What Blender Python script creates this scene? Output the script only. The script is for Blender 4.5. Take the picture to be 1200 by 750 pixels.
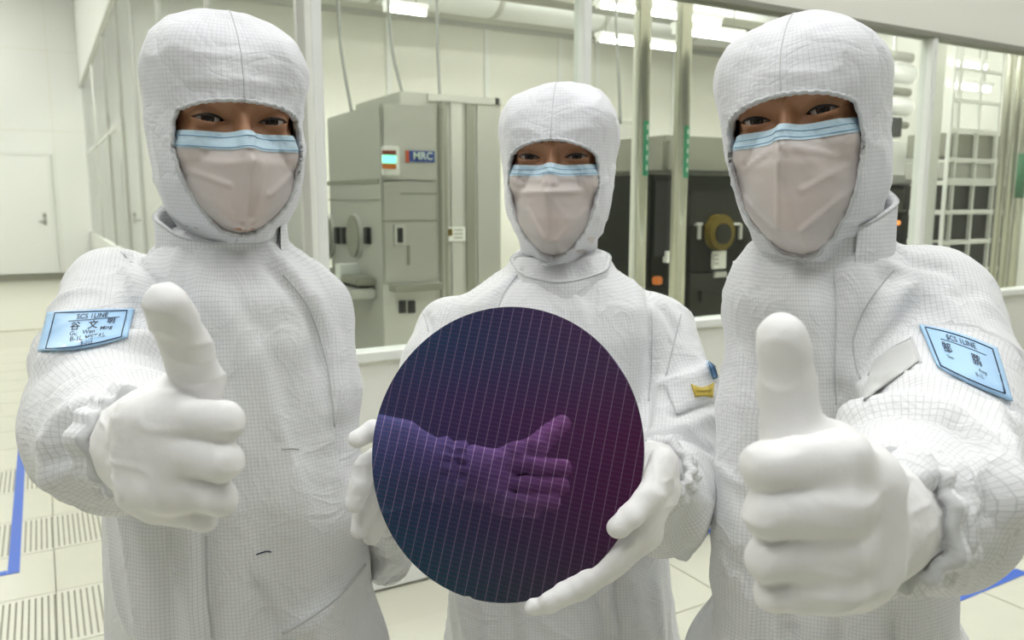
import bpy, bmesh, math, random
import numpy as np
from mathutils import Vector, Matrix
from mathutils.bvhtree import BVHTree
random.seed(4)
for o in list(bpy.data.objects):
    bpy.data.objects.remove(o)
S = bpy.context.scene
COL = S.collection

# ------------------------------------------------------------------ camera
# World axes = room axes. The camera stands at x=y=0, looks 30 degrees to the right of +Y, pitched down.
F, PITCH, CAMH, YAW = 950.0, math.radians(8.4), 1.42, math.radians(30)
cam = bpy.data.cameras.new('camera')
cam.sensor_width = 36; cam.sensor_fit = 'HORIZONTAL'; cam.lens = 36 * F / 1200
cam.clip_start = .05; cam.clip_end = 60
cam.dof.use_dof = True; cam.dof.focus_distance = .85; cam.dof.aperture_fstop = 9
co = bpy.data.objects.new('camera', cam); COL.objects.link(co)
co.location = (0, 0, CAMH); co.rotation_euler = (math.pi / 2 - PITCH, 0, -YAW)
S.camera = co
S.view_settings.view_transform = 'Standard'; S.view_settings.look = 'None'
S.view_settings.exposure = 0.0; S.view_settings.gamma = 1; S.view_settings.use_curve_mapping = False
w = bpy.data.worlds.new('world'); S.world = w; w.use_nodes = True
w.node_tree.nodes['Background'].inputs[0].default_value = (.9, .93, .9, 1)
w.node_tree.nodes['Background'].inputs[1].default_value = .3
HALL_LIGHT, CORR_LIGHT, ROOM_LIGHT = 8.0, 9.5, 18.0

# ------------------------------------------------------------------ coordinates
cp, sp = math.cos(PITCH), math.sin(PITCH)
cy_, sy_ = math.cos(YAW), math.sin(YAW)
CAM = np.array([0, 0, CAMH]); FW = np.array([0, cp, -sp]); UP = np.array([0, sp, cp]); RT = np.array([1., 0, 0])
def rdir(px, py): return FW + (px - 600) / F * RT - (py - 375) / F * UP
def P(px, py, Y):                       # photo direction at horizontal distance Y, in camera-yaw coordinates
    d = rdir(px, py); return CAM + d * (Y / d[1])
def mpp(py, Y):                         # metres per pixel there
    d = rdir(600, py); return (Y / d[1]) / F
def to_room(v): return np.array([v[0] * cy_ + v[1] * sy_, -v[0] * sy_ + v[1] * cy_, v[2]])
def hit(px, py, ax, val):               # photo direction meets a room plane
    d = to_room(rdir(px, py)); t = (val - CAM[ax]) / d[ax]
    return CAM + d * t

# ------------------------------------------------------------------ noise
def vnoise(p, seed=0):
    p = np.asarray(p, dtype=np.float64); i = np.floor(p).astype(np.int64); f = p - i; f = f * f * (3 - 2 * f)
    def h(a, b, c):
        n = (a * 374761393 + b * 668265263 + c * 2147483647 + seed * 974711) & 0xffffffff
        n = ((n ^ (n >> 13)) * 1274126177) & 0xffffffff
        return ((n ^ (n >> 16)) & 0xffff) / 65535.0
    r = 0
    for dx in (0, 1):
        for dy in (0, 1):
            for dz in (0, 1):
                wgt = (f[..., 0] if dx else 1 - f[..., 0]) * (f[..., 1] if dy else 1 - f[..., 1]) * (f[..., 2] if dz else 1 - f[..., 2])
                r = r + wgt * h(i[..., 0] + dx, i[..., 1] + dy, i[..., 2] + dz)
    return r * 2 - 1
def ridge(p, seed=0): return (1 - np.abs(vnoise(p, seed))) ** 3 - .3

# ------------------------------------------------------------------ materials
MATS = {}
def nmat(name):
    m = bpy.data.materials.new(name); m.use_nodes = True; MATS[name] = m
    return m, m.node_tree.nodes, m.node_tree.links, m.node_tree.nodes['Principled BSDF']
def mat(name, col, rough=.5, metal=0, bump=0, scale=60, var=0, spec=None, coat=0, emit=None, es=0):
    m, N, L, b = nmat(name)
    b.inputs['Base Color'].default_value = (*col, 1); b.inputs['Roughness'].default_value = rough
    b.inputs['Metallic'].default_value = metal
    if spec is not None: b.inputs['Specular IOR Level'].default_value = spec
    if coat: b.inputs['Coat Weight'].default_value = coat
    if emit: b.inputs['Emission Color'].default_value = (*emit, 1); b.inputs['Emission Strength'].default_value = es
    if bump or var:
        tc = N.new('ShaderNodeTexCoord'); nz = N.new('ShaderNodeTexNoise'); nz.inputs['Scale'].default_value = scale
        nz.inputs['Detail'].default_value = 3; L.new(tc.outputs['Object'], nz.inputs['Vector'])
        if bump:
            bp = N.new('ShaderNodeBump'); bp.inputs['Strength'].default_value = bump; bp.inputs['Distance'].default_value = .004
            L.new(nz.outputs['Fac'], bp.inputs['Height']); L.new(bp.outputs['Normal'], b.inputs['Normal'])
        if var:
            mx = N.new('ShaderNodeMix'); mx.data_type = 'RGBA'
            mx.inputs[6].default_value = (*[c * (1 - var) for c in col], 1); mx.inputs[7].default_value = (*[min(1, c * (1 + var)) for c in col], 1)
            L.new(nz.outputs['Fac'], mx.inputs[0]); L.new(mx.outputs[2], b.inputs['Base Color'])
    return m
def math_node(N, L, op, a, bb=None):
    n = N.new('ShaderNodeMath'); n.operation = op
    for i, v in enumerate((a, bb)):
        if v is None: continue
        if isinstance(v, (int, float)): n.inputs[i].default_value = v
        else: L.new(v, n.inputs[i])
    return n.outputs[0]
def suit_mat(name, pitch=.0047, col=(.82, .82, .83), line=(.50, .52, .51)):
    m, N, L, b = nmat(name)
    uv = N.new('ShaderNodeUVMap'); uv.uv_map = 'uv'
    nz = N.new('ShaderNodeTexNoise'); nz.inputs['Scale'].default_value = 18; nz.inputs['Detail'].default_value = 2
    L.new(uv.outputs[0], nz.inputs['Vector'])
    sep = N.new('ShaderNodeSeparateXYZ'); L.new(uv.outputs[0], sep.inputs[0])
    ls = []
    for k in (0, 1):
        d = math_node(N, L, 'DIVIDE', sep.outputs[k], pitch)
        d = math_node(N, L, 'FRACT', d)
        ls.append(math_node(N, L, 'LESS_THAN', d, .15))
    ln = math_node(N, L, 'MAXIMUM', ls[0], ls[1])
    ln = math_node(N, L, 'MULTIPLY', ln, .52)
    mx = N.new('ShaderNodeMix'); mx.data_type = 'RGBA'
    mx.inputs[6].default_value = (*col, 1); mx.inputs[7].default_value = (*line, 1)
    L.new(ln, mx.inputs[0]); L.new(mx.outputs[2], b.inputs['Base Color'])
    b.inputs['Roughness'].default_value = .62; b.inputs['Specular IOR Level'].default_value = .3
    b.inputs['Sheen Weight'].default_value = .15
    n2 = N.new('ShaderNodeTexNoise'); n2.inputs['Scale'].default_value = 45; n2.inputs['Detail'].default_value = 4; n2.inputs['Distortion'].default_value = .8
    L.new(uv.outputs[0], n2.inputs['Vector'])
    n3 = N.new('ShaderNodeTexNoise'); n3.inputs['Scale'].default_value = 13; n3.inputs['Detail'].default_value = 3; n3.inputs['Distortion'].default_value = 1.2
    L.new(uv.outputs[0], n3.inputs['Vector'])
    cre = math_node(N, L, 'POWER', math_node(N, L, 'ABSOLUTE', math_node(N, L, 'SUBTRACT', n3.outputs['Fac'], .5)), .6)
    hgt = math_node(N, L, 'ADD', math_node(N, L, 'MULTIPLY', n2.outputs['Fac'], .45), math_node(N, L, 'MULTIPLY', cre, -.9))
    bp = N.new('ShaderNodeBump'); bp.inputs['Strength'].default_value = .5; bp.inputs['Distance'].default_value = .008
    L.new(hgt, bp.inputs['Height']); L.new(bp.outputs['Normal'], b.inputs['Normal'])
    return m
M_SUIT = suit_mat('suit_cloth')
M_HOOD = suit_mat('hood_cloth', .0042, (.80, .80, .83), (.56, .57, .58))
M_SEAM = mat('seam_thread', (.60, .61, .61), .7)
M_HEM = mat('hem_cloth', (.66, .67, .68), .75, bump=.7, scale=260)
M_GLOVE = mat('glove_knit', (.86, .85, .84), .58, bump=.12, scale=120, spec=.35)
M_BOOT = mat('boot_white', (.8, .8, .79), .6)
M_SOLE = mat('boot_sole', (.35, .37, .38), .7)
M_SKIN, N, L, b = nmat('skin')
nz = N.new('ShaderNodeTexNoise'); nz.inputs['Scale'].default_value = 40; nz.inputs['Detail'].default_value = 4
tc = N.new('ShaderNodeTexCoord'); L.new(tc.outputs['Object'], nz.inputs['Vector'])
mx = N.new('ShaderNodeMix'); mx.data_type = 'RGBA'
mx.inputs[6].default_value = (.38, .185, .095, 1); mx.inputs[7].default_value = (.46, .235, .13, 1)
L.new(nz.outputs['Fac'], mx.inputs[0]); L.new(mx.outputs[2], b.inputs['Base Color'])
b.inputs['Roughness'].default_value = .5; b.inputs['Subsurface Weight'].default_value = .12
b.inputs['Subsurface Radius'].default_value = (.01, .004, .002)
M_LIP = mat('lips', (.42, .16, .12), .45)
M_HAIR = mat('brow_hair', (.02, .014, .011), .7, bump=.6, scale=400)
M_EYE, N, L, b = nmat('eyeball')
tc = N.new('ShaderNodeTexCoord'); sep = N.new('ShaderNodeSeparateXYZ'); L.new(tc.outputs['Object'], sep.inputs[0])
rr = math_node(N, L, 'SQRT', math_node(N, L, 'ADD', math_node(N, L, 'POWER', sep.outputs[0], 2), math_node(N, L, 'POWER', sep.outputs[2], 2)))
cr = N.new('ShaderNodeValToRGB'); L.new(math_node(N, L, 'MULTIPLY', rr, 100), cr.inputs[0])
e = cr.color_ramp.elements; e[0].position = .26; e[0].color = (.004, .003, .002, 1); e[1].position = .70; e[1].color = (.50, .45, .41, 1)
x = e.new(.30); x.color = (.035, .014, .006, 1)
x = e.new(.63); x.color = (.02, .009, .005, 1)
L.new(cr.outputs[0], b.inputs['Base Color']); b.inputs['Roughness'].default_value = .12
M_MASK, N, L, b = nmat('mask_tissue')
b.inputs['Base Color'].default_value = (.93, .87, .84, 1); b.inputs['Roughness'].default_value = .42
tr = N.new('ShaderNodeBsdfTransparent'); tr.inputs[0].default_value = (1, .97, .95, 1)
ms = N.new('ShaderNodeMixShader'); ms.inputs[0].default_value = .38
L.new(b.outputs[0], ms.inputs[1]); L.new(tr.outputs[0], ms.inputs[2]); L.new(ms.outputs[0], N['Material Output'].inputs[0])
M_BAND = mat('mask_band_blue', (.50, .65, .74), .6, bump=.2, scale=200)
M_STITCH = mat('mask_stitch', (.32, .52, .68), .7)
M_BADGE = mat('badge_blue', (.42, .66, .92), .45)
M_INK = mat('badge_ink', (.015, .03, .07), .6)
M_POCKET = mat('pocket_film', (.62, .62, .60), .3)
M_GOLD = mat('emblem_gold', (.62, .46, .06), .35, var=.5, scale=120)
M_WALL = mat('wall_paint', (.81, .81, .75), .45, bump=.03, scale=30)
M_WALL_DIM = mat('wall_dimming_grey', (.27, .27, .26), .6)  # for unseen walls only, dark to cut the wafer reflection and front fill
M_WHITE = mat('white_panel', (.86, .87, .84), .35)
M_CREAM = mat('cream_panel', (.82, .81, .73), .4)
M_FRAME = mat('white_frame', (.82, .83, .80), .3)
M_JOINT = mat('dark_joint', (.30, .30, .26), .6)
M_TILE = mat('floor_vinyl', (.60, .59, .49), .28, var=.04, scale=9)
M_GRATE = mat('floor_grate', (.62, .61, .52), .35)
M_SLOT_SHADE = mat('slot_shade', (.30, .29, .23), .8)  # shade between the grating bars, painted as a darker plate
M_FBASE = mat('floor_base', (.58, .57, .47), .35)
M_TAPE = mat('tape_blue', (.035, .12, .55), .4)
M_CEIL = mat('ceiling_panel', (.82, .83, .80), .6)
M_STEEL = mat('machine_grey', (.48, .48, .44), .38, .25)
M_STEEL2 = mat('machine_grey_strip', (.30, .30, .25), .4, .3)
M_STEEL3 = mat('machine_pale', (.56, .56, .52), .35, .2)
M_POLE = mat('pole_steel', (.55, .54, .46), .22, .75)
M_DARK = mat('machine_dark', (.014, .015, .012), .45, spec=.2)
M_DARK2 = mat('machine_dark_panel', (.03, .03, .025), .4, spec=.2)
M_BLACK = mat('black_plastic', (.015, .015, .015), .4)
M_GREEN = mat('green_label', (.06, .36, .20), .5)
M_GREEN2 = mat('green_label_dull', (.03, .16, .07), .5)
M_PALE = mat('pale_print', (.72, .82, .72), .5)
M_SIGN = mat('sign_blue', (.05, .09, .30), .4)
M_RED = mat('sign_red', (.50, .10, .04), .4)
M_LAMPG = mat('lamp_green', (.1, .6, .4), .3, emit=(.25, 1, .65), es=1.6)
M_LAMPR = mat('lamp_red', (.22, .05, .03), .3)
M_LAMPO = mat('lamp_orange', (.6, .18, .04), .3)
M_LAMPGL = mat('lamp_orange_lit', (.9, .4, .1), .3, emit=(1, .35, .08), es=1.2)
M_YEL = mat('yellow_port', (.17, .12, .015), .35, .3)
M_YELW = mat('yellow_paper', (.75, .70, .10), .6)
M_CABLE = mat('cable_grey', (.30, .31, .29), .6)
M_DUCT = mat('duct_white', (.84, .85, .84), .3)
M_LIGHT = mat('diffuser', (1, 1, 1), .5, emit=(.985, 1, 1.02), es=HALL_LIGHT)
M_LIGHTC = mat('diffuser_corridor', (1, 1, 1), .5, emit=(1, 1, .97), es=CORR_LIGHT)
M_LIGHT2 = mat('diffuser_room', (1, 1, 1), .5, emit=(1, 1, .955), es=ROOM_LIGHT)
M_GLASS, N, L, b = nmat('window_glass')
N.remove(b)
tr = N.new('ShaderNodeBsdfTransparent'); tr.inputs[0].default_value = (.95, .97, .95, 1)
gl = N.new('ShaderNodeBsdfGlossy'); gl.inputs['Roughness'].default_value = .01
fr = N.new('ShaderNodeLayerWeight'); fr.inputs['Blend'].default_value = .5
fz = math_node(N, L, 'ADD', math_node(N, L, 'MULTIPLY', math_node(N, L, 'POWER', fr.outputs['Facing'], 5), .9), .03)
ms = N.new('ShaderNodeMixShader'); L.new(fz, ms.inputs[0]); L.new(tr.outputs[0], ms.inputs[1]); L.new(gl.outputs[0], ms.inputs[2])
L.new(ms.outputs[0], N['Material Output'].inputs[0])

# silicon wafer: dark mirror with its iridescent film colours and die streets
M_WAFER, N, L, b = nmat('wafer_film')
tc = N.new('ShaderNodeTexCoord'); sep = N.new('ShaderNodeSeparateXYZ'); L.new(tc.outputs['Object'], sep.inputs[0])
def ramp(val, pts):
    pts = [(p_, tuple(1.25 * t for t in c_)) for p_, c_ in pts]
    r = N.new('ShaderNodeValToRGB'); els = r.color_ramp.elements
    els[0].position, els[0].color = pts[0][0], (*pts[0][1], 1); els[1].position, els[1].color = pts[-1][0], (*pts[-1][1], 1)
    for p_, c_ in pts[1:-1]:
        q = els.new(p_); q.color = (*c_, 1)
    L.new(val, r.inputs[0]); return r.outputs[0]
WX, WY = sep.outputs[0], sep.outputs[1]
gx = math_node(N, L, 'ADD', math_node(N, L, 'MULTIPLY', WX, 3.3), .5)
gy = math_node(N, L, 'ADD', math_node(N, L, 'MULTIPLY', WY, 3.3), .5)
c1 = ramp(gx, [(0, (.030, .095, .22)), (.3, (.055, .060, .18)), (.6, (.105, .040, .135)), (1, (.17, .022, .085))])
c2 = ramp(gy, [(0, (.01, .17, .12)), (.22, (.04, .08, .12)), (.4, (.085, .045, .13)), (.62, (.11, .045, .14)), (.84, (.04, .085, .15)), (1, (.05, .06, .11))])
mxw = N.new('ShaderNodeMix'); mxw.data_type = 'RGBA'; mxw.inputs[0].default_value = .45
L.new(c1, mxw.inputs[6]); L.new(c2, mxw.inputs[7])
def street(coord, pitch, width, off=0.):
    v = math_node(N, L, 'FRACT', math_node(N, L, 'ADD', math_node(N, L, 'DIVIDE', coord, pitch), 100.5 + off))
    return math_node(N, L, 'LESS_THAN', v, width)
vl = street(WX, .0115, .085); hl = street(WY, .0048, .13)
half = street(WX, .0115, .05, .5)
mx2 = N.new('ShaderNodeMix'); mx2.data_type = 'RGBA'; mx2.inputs[7].default_value = (.20, .13, .24, 1)
L.new(math_node(N, L, 'MULTIPLY', hl, .75), mx2.inputs[0]); L.new(mxw.outputs[2], mx2.inputs[6])
mx4 = N.new('ShaderNodeMix'); mx4.data_type = 'RGBA'; mx4.inputs[7].default_value = (.10, .06, .13, 1)
L.new(math_node(N, L, 'MULTIPLY', half, .6), mx4.inputs[0]); L.new(mx2.outputs[2], mx4.inputs[6])
mx3 = N.new('ShaderNodeMix'); mx3.data_type = 'RGBA'; mx3.inputs[7].default_value = (.48, .32, .52, 1)
L.new(math_node(N, L, 'MULTIPLY', vl, .6), mx3.inputs[0]); L.new(mx4.outputs[2], mx3.inputs[6])
L.new(mx3.outputs[2], b.inputs['Base Color'])
b.inputs['Metallic'].default_value = 1.0; b.inputs['Roughness'].default_value = .02
M_WEDGE = mat('wafer_edge', (.12, .12, .15), .2, .9)

# ------------------------------------------------------------------ mesh helpers
def link(name, me, m=None, parent=None):
    o = bpy.data.objects.new(name, me); COL.objects.link(o)
    if m: me.materials.append(m)
    if parent: o.parent = parent
    return o
def mesh(name, v, f, m, parent=None, smooth=True):
    me = bpy.data.meshes.new(name)
    me.from_pydata([tuple(map(float, q)) for q in v], [], [tuple(map(int, q)) for q in f])
    if smooth: me.polygons.foreach_set('use_smooth', [True] * len(me.polygons))
    me.update()
    return link(name, me, m, parent)
def tag(o, label, cat=None, group=None, kind=None):
    o['label'] = label
    if cat: o['category'] = cat
    if group: o['group'] = group
    if kind: o['kind'] = kind
    return o
def empty(name, loc, rz=0):
    o = bpy.data.objects.new(name, None); COL.objects.link(o); o.location = loc; o.rotation_euler = (0, 0, rz); return o
def _box(name, lo, hi, m, parent, bev, bm):
    lo = Vector(lo); hi = Vector([max(a, b_) for a, b_ in zip(lo, hi)])
    for v in bm.verts: v.co = Vector([(lo[i] + hi[i]) / 2 + v.co[i] * (hi[i] - lo[i]) for i in range(3)])
    if bev: bmesh.ops.bevel(bm, geom=bm.edges[:], offset=bev, segments=2, affect='EDGES')
    me = bpy.data.meshes.new(name); bm.to_mesh(me); bm.free()
    return link(name, me, m, parent)
def bx(name, a, b_, m, parent=None, bev=0):
    lo = [min(p, q) for p, q in zip(a, b_)]; hi = [max(p, q) for p, q in zip(a, b_)]
    return _box(name, lo, hi, m, parent, bev, (lambda q: (bmesh.ops.create_cube(q, size=1), q)[1])(bmesh.new()))
def struct(name, a, b_, m, label, parent=None, bev=0):
    o = bx(name, a, b_, m, parent, bev)
    if not parent: o['kind'] = 'structure'; o['label'] = label
    return o
def tube_vf(pts, r, n=8):
    pts = np.array(pts, float); k = len(pts); rs = np.broadcast_to(r, (k,))
    v = []; f = []; ref = np.array([.13, .27, 1.]); 
    for i in range(k):
        t = pts[min(i + 1, k - 1)] - pts[max(i - 1, 0)]; t /= np.linalg.norm(t) + 1e-9
        a = np.cross(t, ref); a /= np.linalg.norm(a) + 1e-9; c = np.cross(t, a)
        for j in range(n):
            g = 2 * math.pi * j / n; v.append(pts[i] + rs[i] * (math.cos(g) * a + math.sin(g) * c))
    for i in range(k - 1):
        for j in range(n): f.append((i * n + j, i * n + (j + 1) % n, (i + 1) * n + (j + 1) % n, (i + 1) * n + j))
    f.append(tuple(range(n))[::-1]); f.append(tuple((k - 1) * n + j for j in range(n)))
    return v, f
def tube(name, pts, r, m, parent=None, n=8):
    v, f = tube_vf(pts, r, n); return mesh(name, v, f, m, parent)
def disc(name, c, axis, r, h, m, parent=None, n=32, rz=None):    # short (elliptic) cylinder along a room axis
    v = []; f = []; o = [i for i in range(3) if i != axis]
    for s in (0, 1):
        for j in range(n):
            g = 2 * math.pi * j / n; q = list(c); q[axis] += s * h; q[o[0]] += r * math.cos(g); q[o[1]] += (rz or r) * math.sin(g); v.append(q)
    for j in range(n): f.append((j, (j + 1) % n, n + (j + 1) % n, n + j))
    f.append(tuple(range(n))[::-1]); f.append(tuple(range(n, 2 * n)))
    o_ = mesh(name, v, f, m, parent, False); return o_

# ------------------------------------------------------------------ implicit surfaces
def smin(a, b_, k):
    h = np.clip(.5 + .5 * (b_ - a) / k, 0, 1); return b_ * (1 - h) + a * h - k * h * (1 - h)
def smax(a, b_, k): return -smin(-a, -b_, k)
def seg(p, a, b_, ra, rb):
    a = np.asarray(a, p.dtype); b_ = np.asarray(b_, p.dtype); ab = b_ - a
    t = np.clip(((p - a) @ ab) / (ab @ ab + 1e-9), 0, 1)
    return np.linalg.norm(p - a - t[..., None] * ab, axis=-1) - (ra + (rb - ra) * t)
def ell(p, c, r):
    c = np.asarray(c, p.dtype); r = np.asarray(r, p.dtype)
    q = np.linalg.norm((p - c) / r, axis=-1); return (q - 1) * r.min()
def surfnet(fn, lo, hi, h):
    ax = [np.arange(lo[i], hi[i] + h, h, dtype=np.float32) for i in range(3)]
    nx, ny, nz_ = map(len, ax)
    V = np.empty((nx, ny, nz_), np.float32)
    for i0 in range(0, nx, 16):
        g = np.stack(np.meshgrid(ax[0][i0:i0 + 16], ax[1], ax[2], indexing='ij'), -1)
        V[i0:i0 + 16] = fn(g)
    Sg = V < 0; c = np.zeros((nx - 1, ny - 1, nz_ - 1), np.int8)
    for a in (0, 1):
        for b_ in (0, 1):
            for d in (0, 1): c += Sg[a:nx - 1 + a, b_:ny - 1 + b_, d:nz_ - 1 + d]
    act = (c > 0) & (c < 8); I = np.argwhere(act); idx = -np.ones(act.shape, np.int64); idx[act] = np.arange(len(I))
    pos = np.zeros((len(I), 3)); cnt = np.zeros(len(I))
    for axs in range(3):
        u, v_ = (axs + 1) % 3, (axs + 2) % 3
        for a in (0, 1):
            for b_ in (0, 1):
                o0 = np.zeros(3, int); o0[u] = a; o0[v_] = b_; o1 = o0.copy(); o1[axs] = 1
                A = I + o0; B = I + o1
                v0 = V[A[:, 0], A[:, 1], A[:, 2]]; v1 = V[B[:, 0], B[:, 1], B[:, 2]]
                cr_ = (v0 < 0) != (v1 < 0); t = np.where(cr_, v0 / np.where(cr_, v0 - v1, 1), 0)
                pp = A + (o1 - o0) * t[:, None]; pos += pp * cr_[:, None]; cnt += cr_
    pos = pos / cnt[:, None] * h + np.array(lo)
    faces = []
    for axs in range(3):
        u, v_ = (axs + 1) % 3, (axs + 2) % 3
        s0 = [slice(None)] * 3; s1 = [slice(None)] * 3
        s0[axs] = slice(0, -1); s1[axs] = slice(1, None)
        A = Sg[tuple(s0)]; B = Sg[tuple(s1)]
        E_ = np.argwhere(A != B); 
        ok = (E_[:, u] > 0) & (E_[:, v_] > 0) & (E_[:, u] < Sg.shape[u] - 1) & (E_[:, v_] < Sg.shape[v_] - 1); E_ = E_[ok]
        inn = A[E_[:, 0], E_[:, 1], E_[:, 2]]
        q = []
        for du, dv in ((-1, -1), (0, -1), (0, 0), (-1, 0)):
            t = E_.copy(); t[:, u] += du; t[:, v_] += dv; q.append(idx[t[:, 0], t[:, 1], t[:, 2]])
        q = np.stack(q, 1); q[~inn] = q[~inn][:, ::-1]; faces.append(q)
    return pos, np.concatenate(faces)
def vnormals(v, f):
    n = np.cross(v[f[:, 2]] - v[f[:, 0]], v[f[:, 3]] - v[f[:, 1]]); r = np.zeros_like(v)
    for k in range(4): np.add.at(r, f[:, k], n)
    return r / (np.linalg.norm(r, axis=1)[:, None] + 1e-12)
def grid_mesh(V, closed_u=False):
    nu, nv = V.shape[:2]; f = []
    for i in range(nu if closed_u else nu - 1):
        for j in range(nv - 1):
            a = i * nv + j; b_ = ((i + 1) % nu) * nv + j; f.append((a, b_, b_ + 1, a + 1))
    return V.reshape(-1, 3), np.array(f)
def set_uv(o, f, uvc):
    ly = o.data.uv_layers.new(name='uv'); ly.data.foreach_set('uv', uvc.reshape(-1).astype(np.float32))
def pline_dist(v, pts):
    best = np.full(len(v), 9.)
    for a, b_ in zip(pts[:-1], pts[1:]):
        ab = b_ - a; t = np.clip((v - a) @ ab / (ab @ ab + 1e-9), 0, 1); best = np.minimum(best, np.linalg.norm(v - a - t[:, None] * ab, axis=1))
    return best
def densify(pl, n=6):
    out = []
    pl = [np.array(p, float) for p in pl]
    for i in range(len(pl) - 1):
        p0 = pl[max(i - 1, 0)]; p1 = pl[i]; p2 = pl[i + 1]; p3 = pl[min(i + 2, len(pl) - 1)]
        for k in range(n):
            t = k / n
            out.append(.5 * (2 * p1 + (p2 - p0) * t + (2 * p0 - 5 * p1 + 4 * p2 - p3) * t * t + (3 * p1 - p0 - 3 * p2 + p3) * t ** 3))
    out.append(pl[-1]); return out

# ================================================================== SETTING
YB, XA, YF, YE = 2.72, 0.80, 16.8, 8.3     # window wall, glass corridor wall, far wall, far wall of the equipment room
fl = struct('floor', (-4, -5, -.06), (9, YF, -.012), M_FBASE, 'cream raised floor of the clean hall')
T = .42
tile_me = None; grate_me = None; slot_me = None
def tile_at(ix, iy):
    global tile_me
    if tile_me is None:
        o = bx('floor_tile', (.002, .002, -.0115), (T - .002, T - .002, 0), M_TILE, fl, .0012); tile_me = o.data; tile_me.name = 'floor_tile'
    else:
        o = bpy.data.objects.new('floor_tile', tile_me); COL.objects.link(o); o.parent = fl
    return o
def grate_mesh():
    bm = bmesh.new()
    def b1(lo, hi):
        r = bmesh.ops.create_cube(bm, size=1)
        for v in r['verts']: v.co = Vector([(lo[i] + hi[i]) / 2 + v.co[i] * (hi[i] - lo[i]) for i in range(3)])
    z0, z1 = -.0115, 0
    b1((.002, .002, z0), (T - .002, .022, z1)); b1((.002, T - .022, z0), (T - .002, T - .002, z1))
    b1((.004, .01, z0), (T - .004, T - .01, -.0032)); n = 21; wd = (T - .004) / n
    for i in range(n): b1((.002 + i * wd, .022, z0), (.002 + i * wd + wd * .66, T - .022, z1))
    bm.faces.ensure_lookup_table()
    for fc in bm.faces[12:18]: fc.material_index = 1  # backing plate carries the painted shade of the slots
    me = bpy.data.meshes.new('grate_tile'); bm.to_mesh(me); bm.free(); me.materials.append(M_GRATE); me.materials.append(M_SLOT_SHADE); return me
OX, OY = -.05, 3.68 - 20 * T
for ix in range(-4, 10):
    for iy in range(8, 36):
        x0, y0 = OX + ix * T, OY + iy * T
        if y0 + T > YB + .02 and x0 + T > XA - .02: continue
        if y0 > 9: continue
        if y0 < .2: continue
        if ix < -3 and y0 < 2.2: continue
        gr = (iy % 2 == 0) and ((ix == 0 and iy > 16) or (ix == -2 and iy > 16) or (ix in (-1,) and iy in (18, 20, 22)))
        if gr:
            if grate_me is None: grate_me = grate_mesh()
            o = bpy.data.objects.new('grate_tile', grate_me); COL.objects.link(o); o.parent = fl
        else: o = tile_at(ix, iy)
        o.location = (x0, y0, 0)
# remaining floor areas, one sheet each, too far away or out of sight to tell tiles apart
struct('floor_far', (-4, OY + 36 * T, -.012), (XA - .05, YF, 0), M_TILE, 'distant cream floor of the corridor')
fl2 = struct('floor_inner', (XA + .05, YB + .06, -.012), (9, YF, 0), M_TILE, 'cream floor of the equipment room behind the glass')
struct('ceiling', (-4, -5, 5.2), (9, YF, 5.3), M_CEIL, 'white ceiling of the clean hall')
struct('wall_back', (-4, -5.1, 0), (9, -5, 5.2), M_WALL_DIM, 'unseen wall behind the camera, greyed to dim the wafer reflection')  # out of view; dark colour chosen for what the wafer mirrors
struct('wall_left', (-4.1, 4, 0), (-4, YF, 5.2), M_WALL, 'cream side wall of the corridor')
struct('wall_left_near', (-4.1, -5, 0), (-4, 4, 5.2), M_WALL_DIM, 'unseen near side wall of the hall, greyed to dim the wafer reflection')  # out of view; split from the cream wall to darken reflections and fill
struct('wall_right', (9, -5, 0), (9.1, YF, 5.2), M_WALL, 'cream side wall of the hall')
wf = struct('wall_far', (-4, YF, 0), (9, YF + .1, 5.2), M_WHITE, 'white panelled wall at the far end of the corridor')
for xx in (-1.6, -.75, .3, 1.4): bx('panel_joint', (xx, YF - .004, 0), (xx + .012, YF, 5.2), M_CREAM, wf)
for zz in (2.62, 4.0): bx('panel_joint', (-4, YF - .004, zz), (.8, YF, zz + .014), M_CREAM, wf)
struct('baseboard_far', (-4, YF - .03, 0), (XA - .03, YF, .12), M_STEEL2, 'olive kick strip under the far wall')
# far door
d = empty('door_1', (-.25, YF - .02, 0)); tag(d, 'plain white door in the far wall', kind='structure')
def pb(name, par, a, b_, m, bev=0):
    o = bx(name, a, b_, m, par, bev); return o
pb('door_leaf', d, (-.45, -.03, .13), (.42, 0, 2.2), M_WHITE, .004)
pb('door_frame', d, (-.50, -.04, .13), (-.45, .02, 2.26), M_FRAME); pb('door_frame', d, (.42, -.04, .13), (.47, .02, 2.26), M_FRAME)
pb('door_frame', d, (-.45, -.04, 2.2), (.42, .02, 2.26), M_FRAME)
h_ = pb('lock_plate', d, (.29, -.045, .98), (.35, -.03, 1.20), M_STEEL3, .004)
tube('door_handle', [(.32, -.045, 1.05), (.32, -.09, 1.05), (.22, -.09, 1.05)], .012, M_STEEL2, d)
pb('lock_cylinder', d, (.30, -.055, 1.13), (.34, -.04, 1.17), M_STEEL2)

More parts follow.
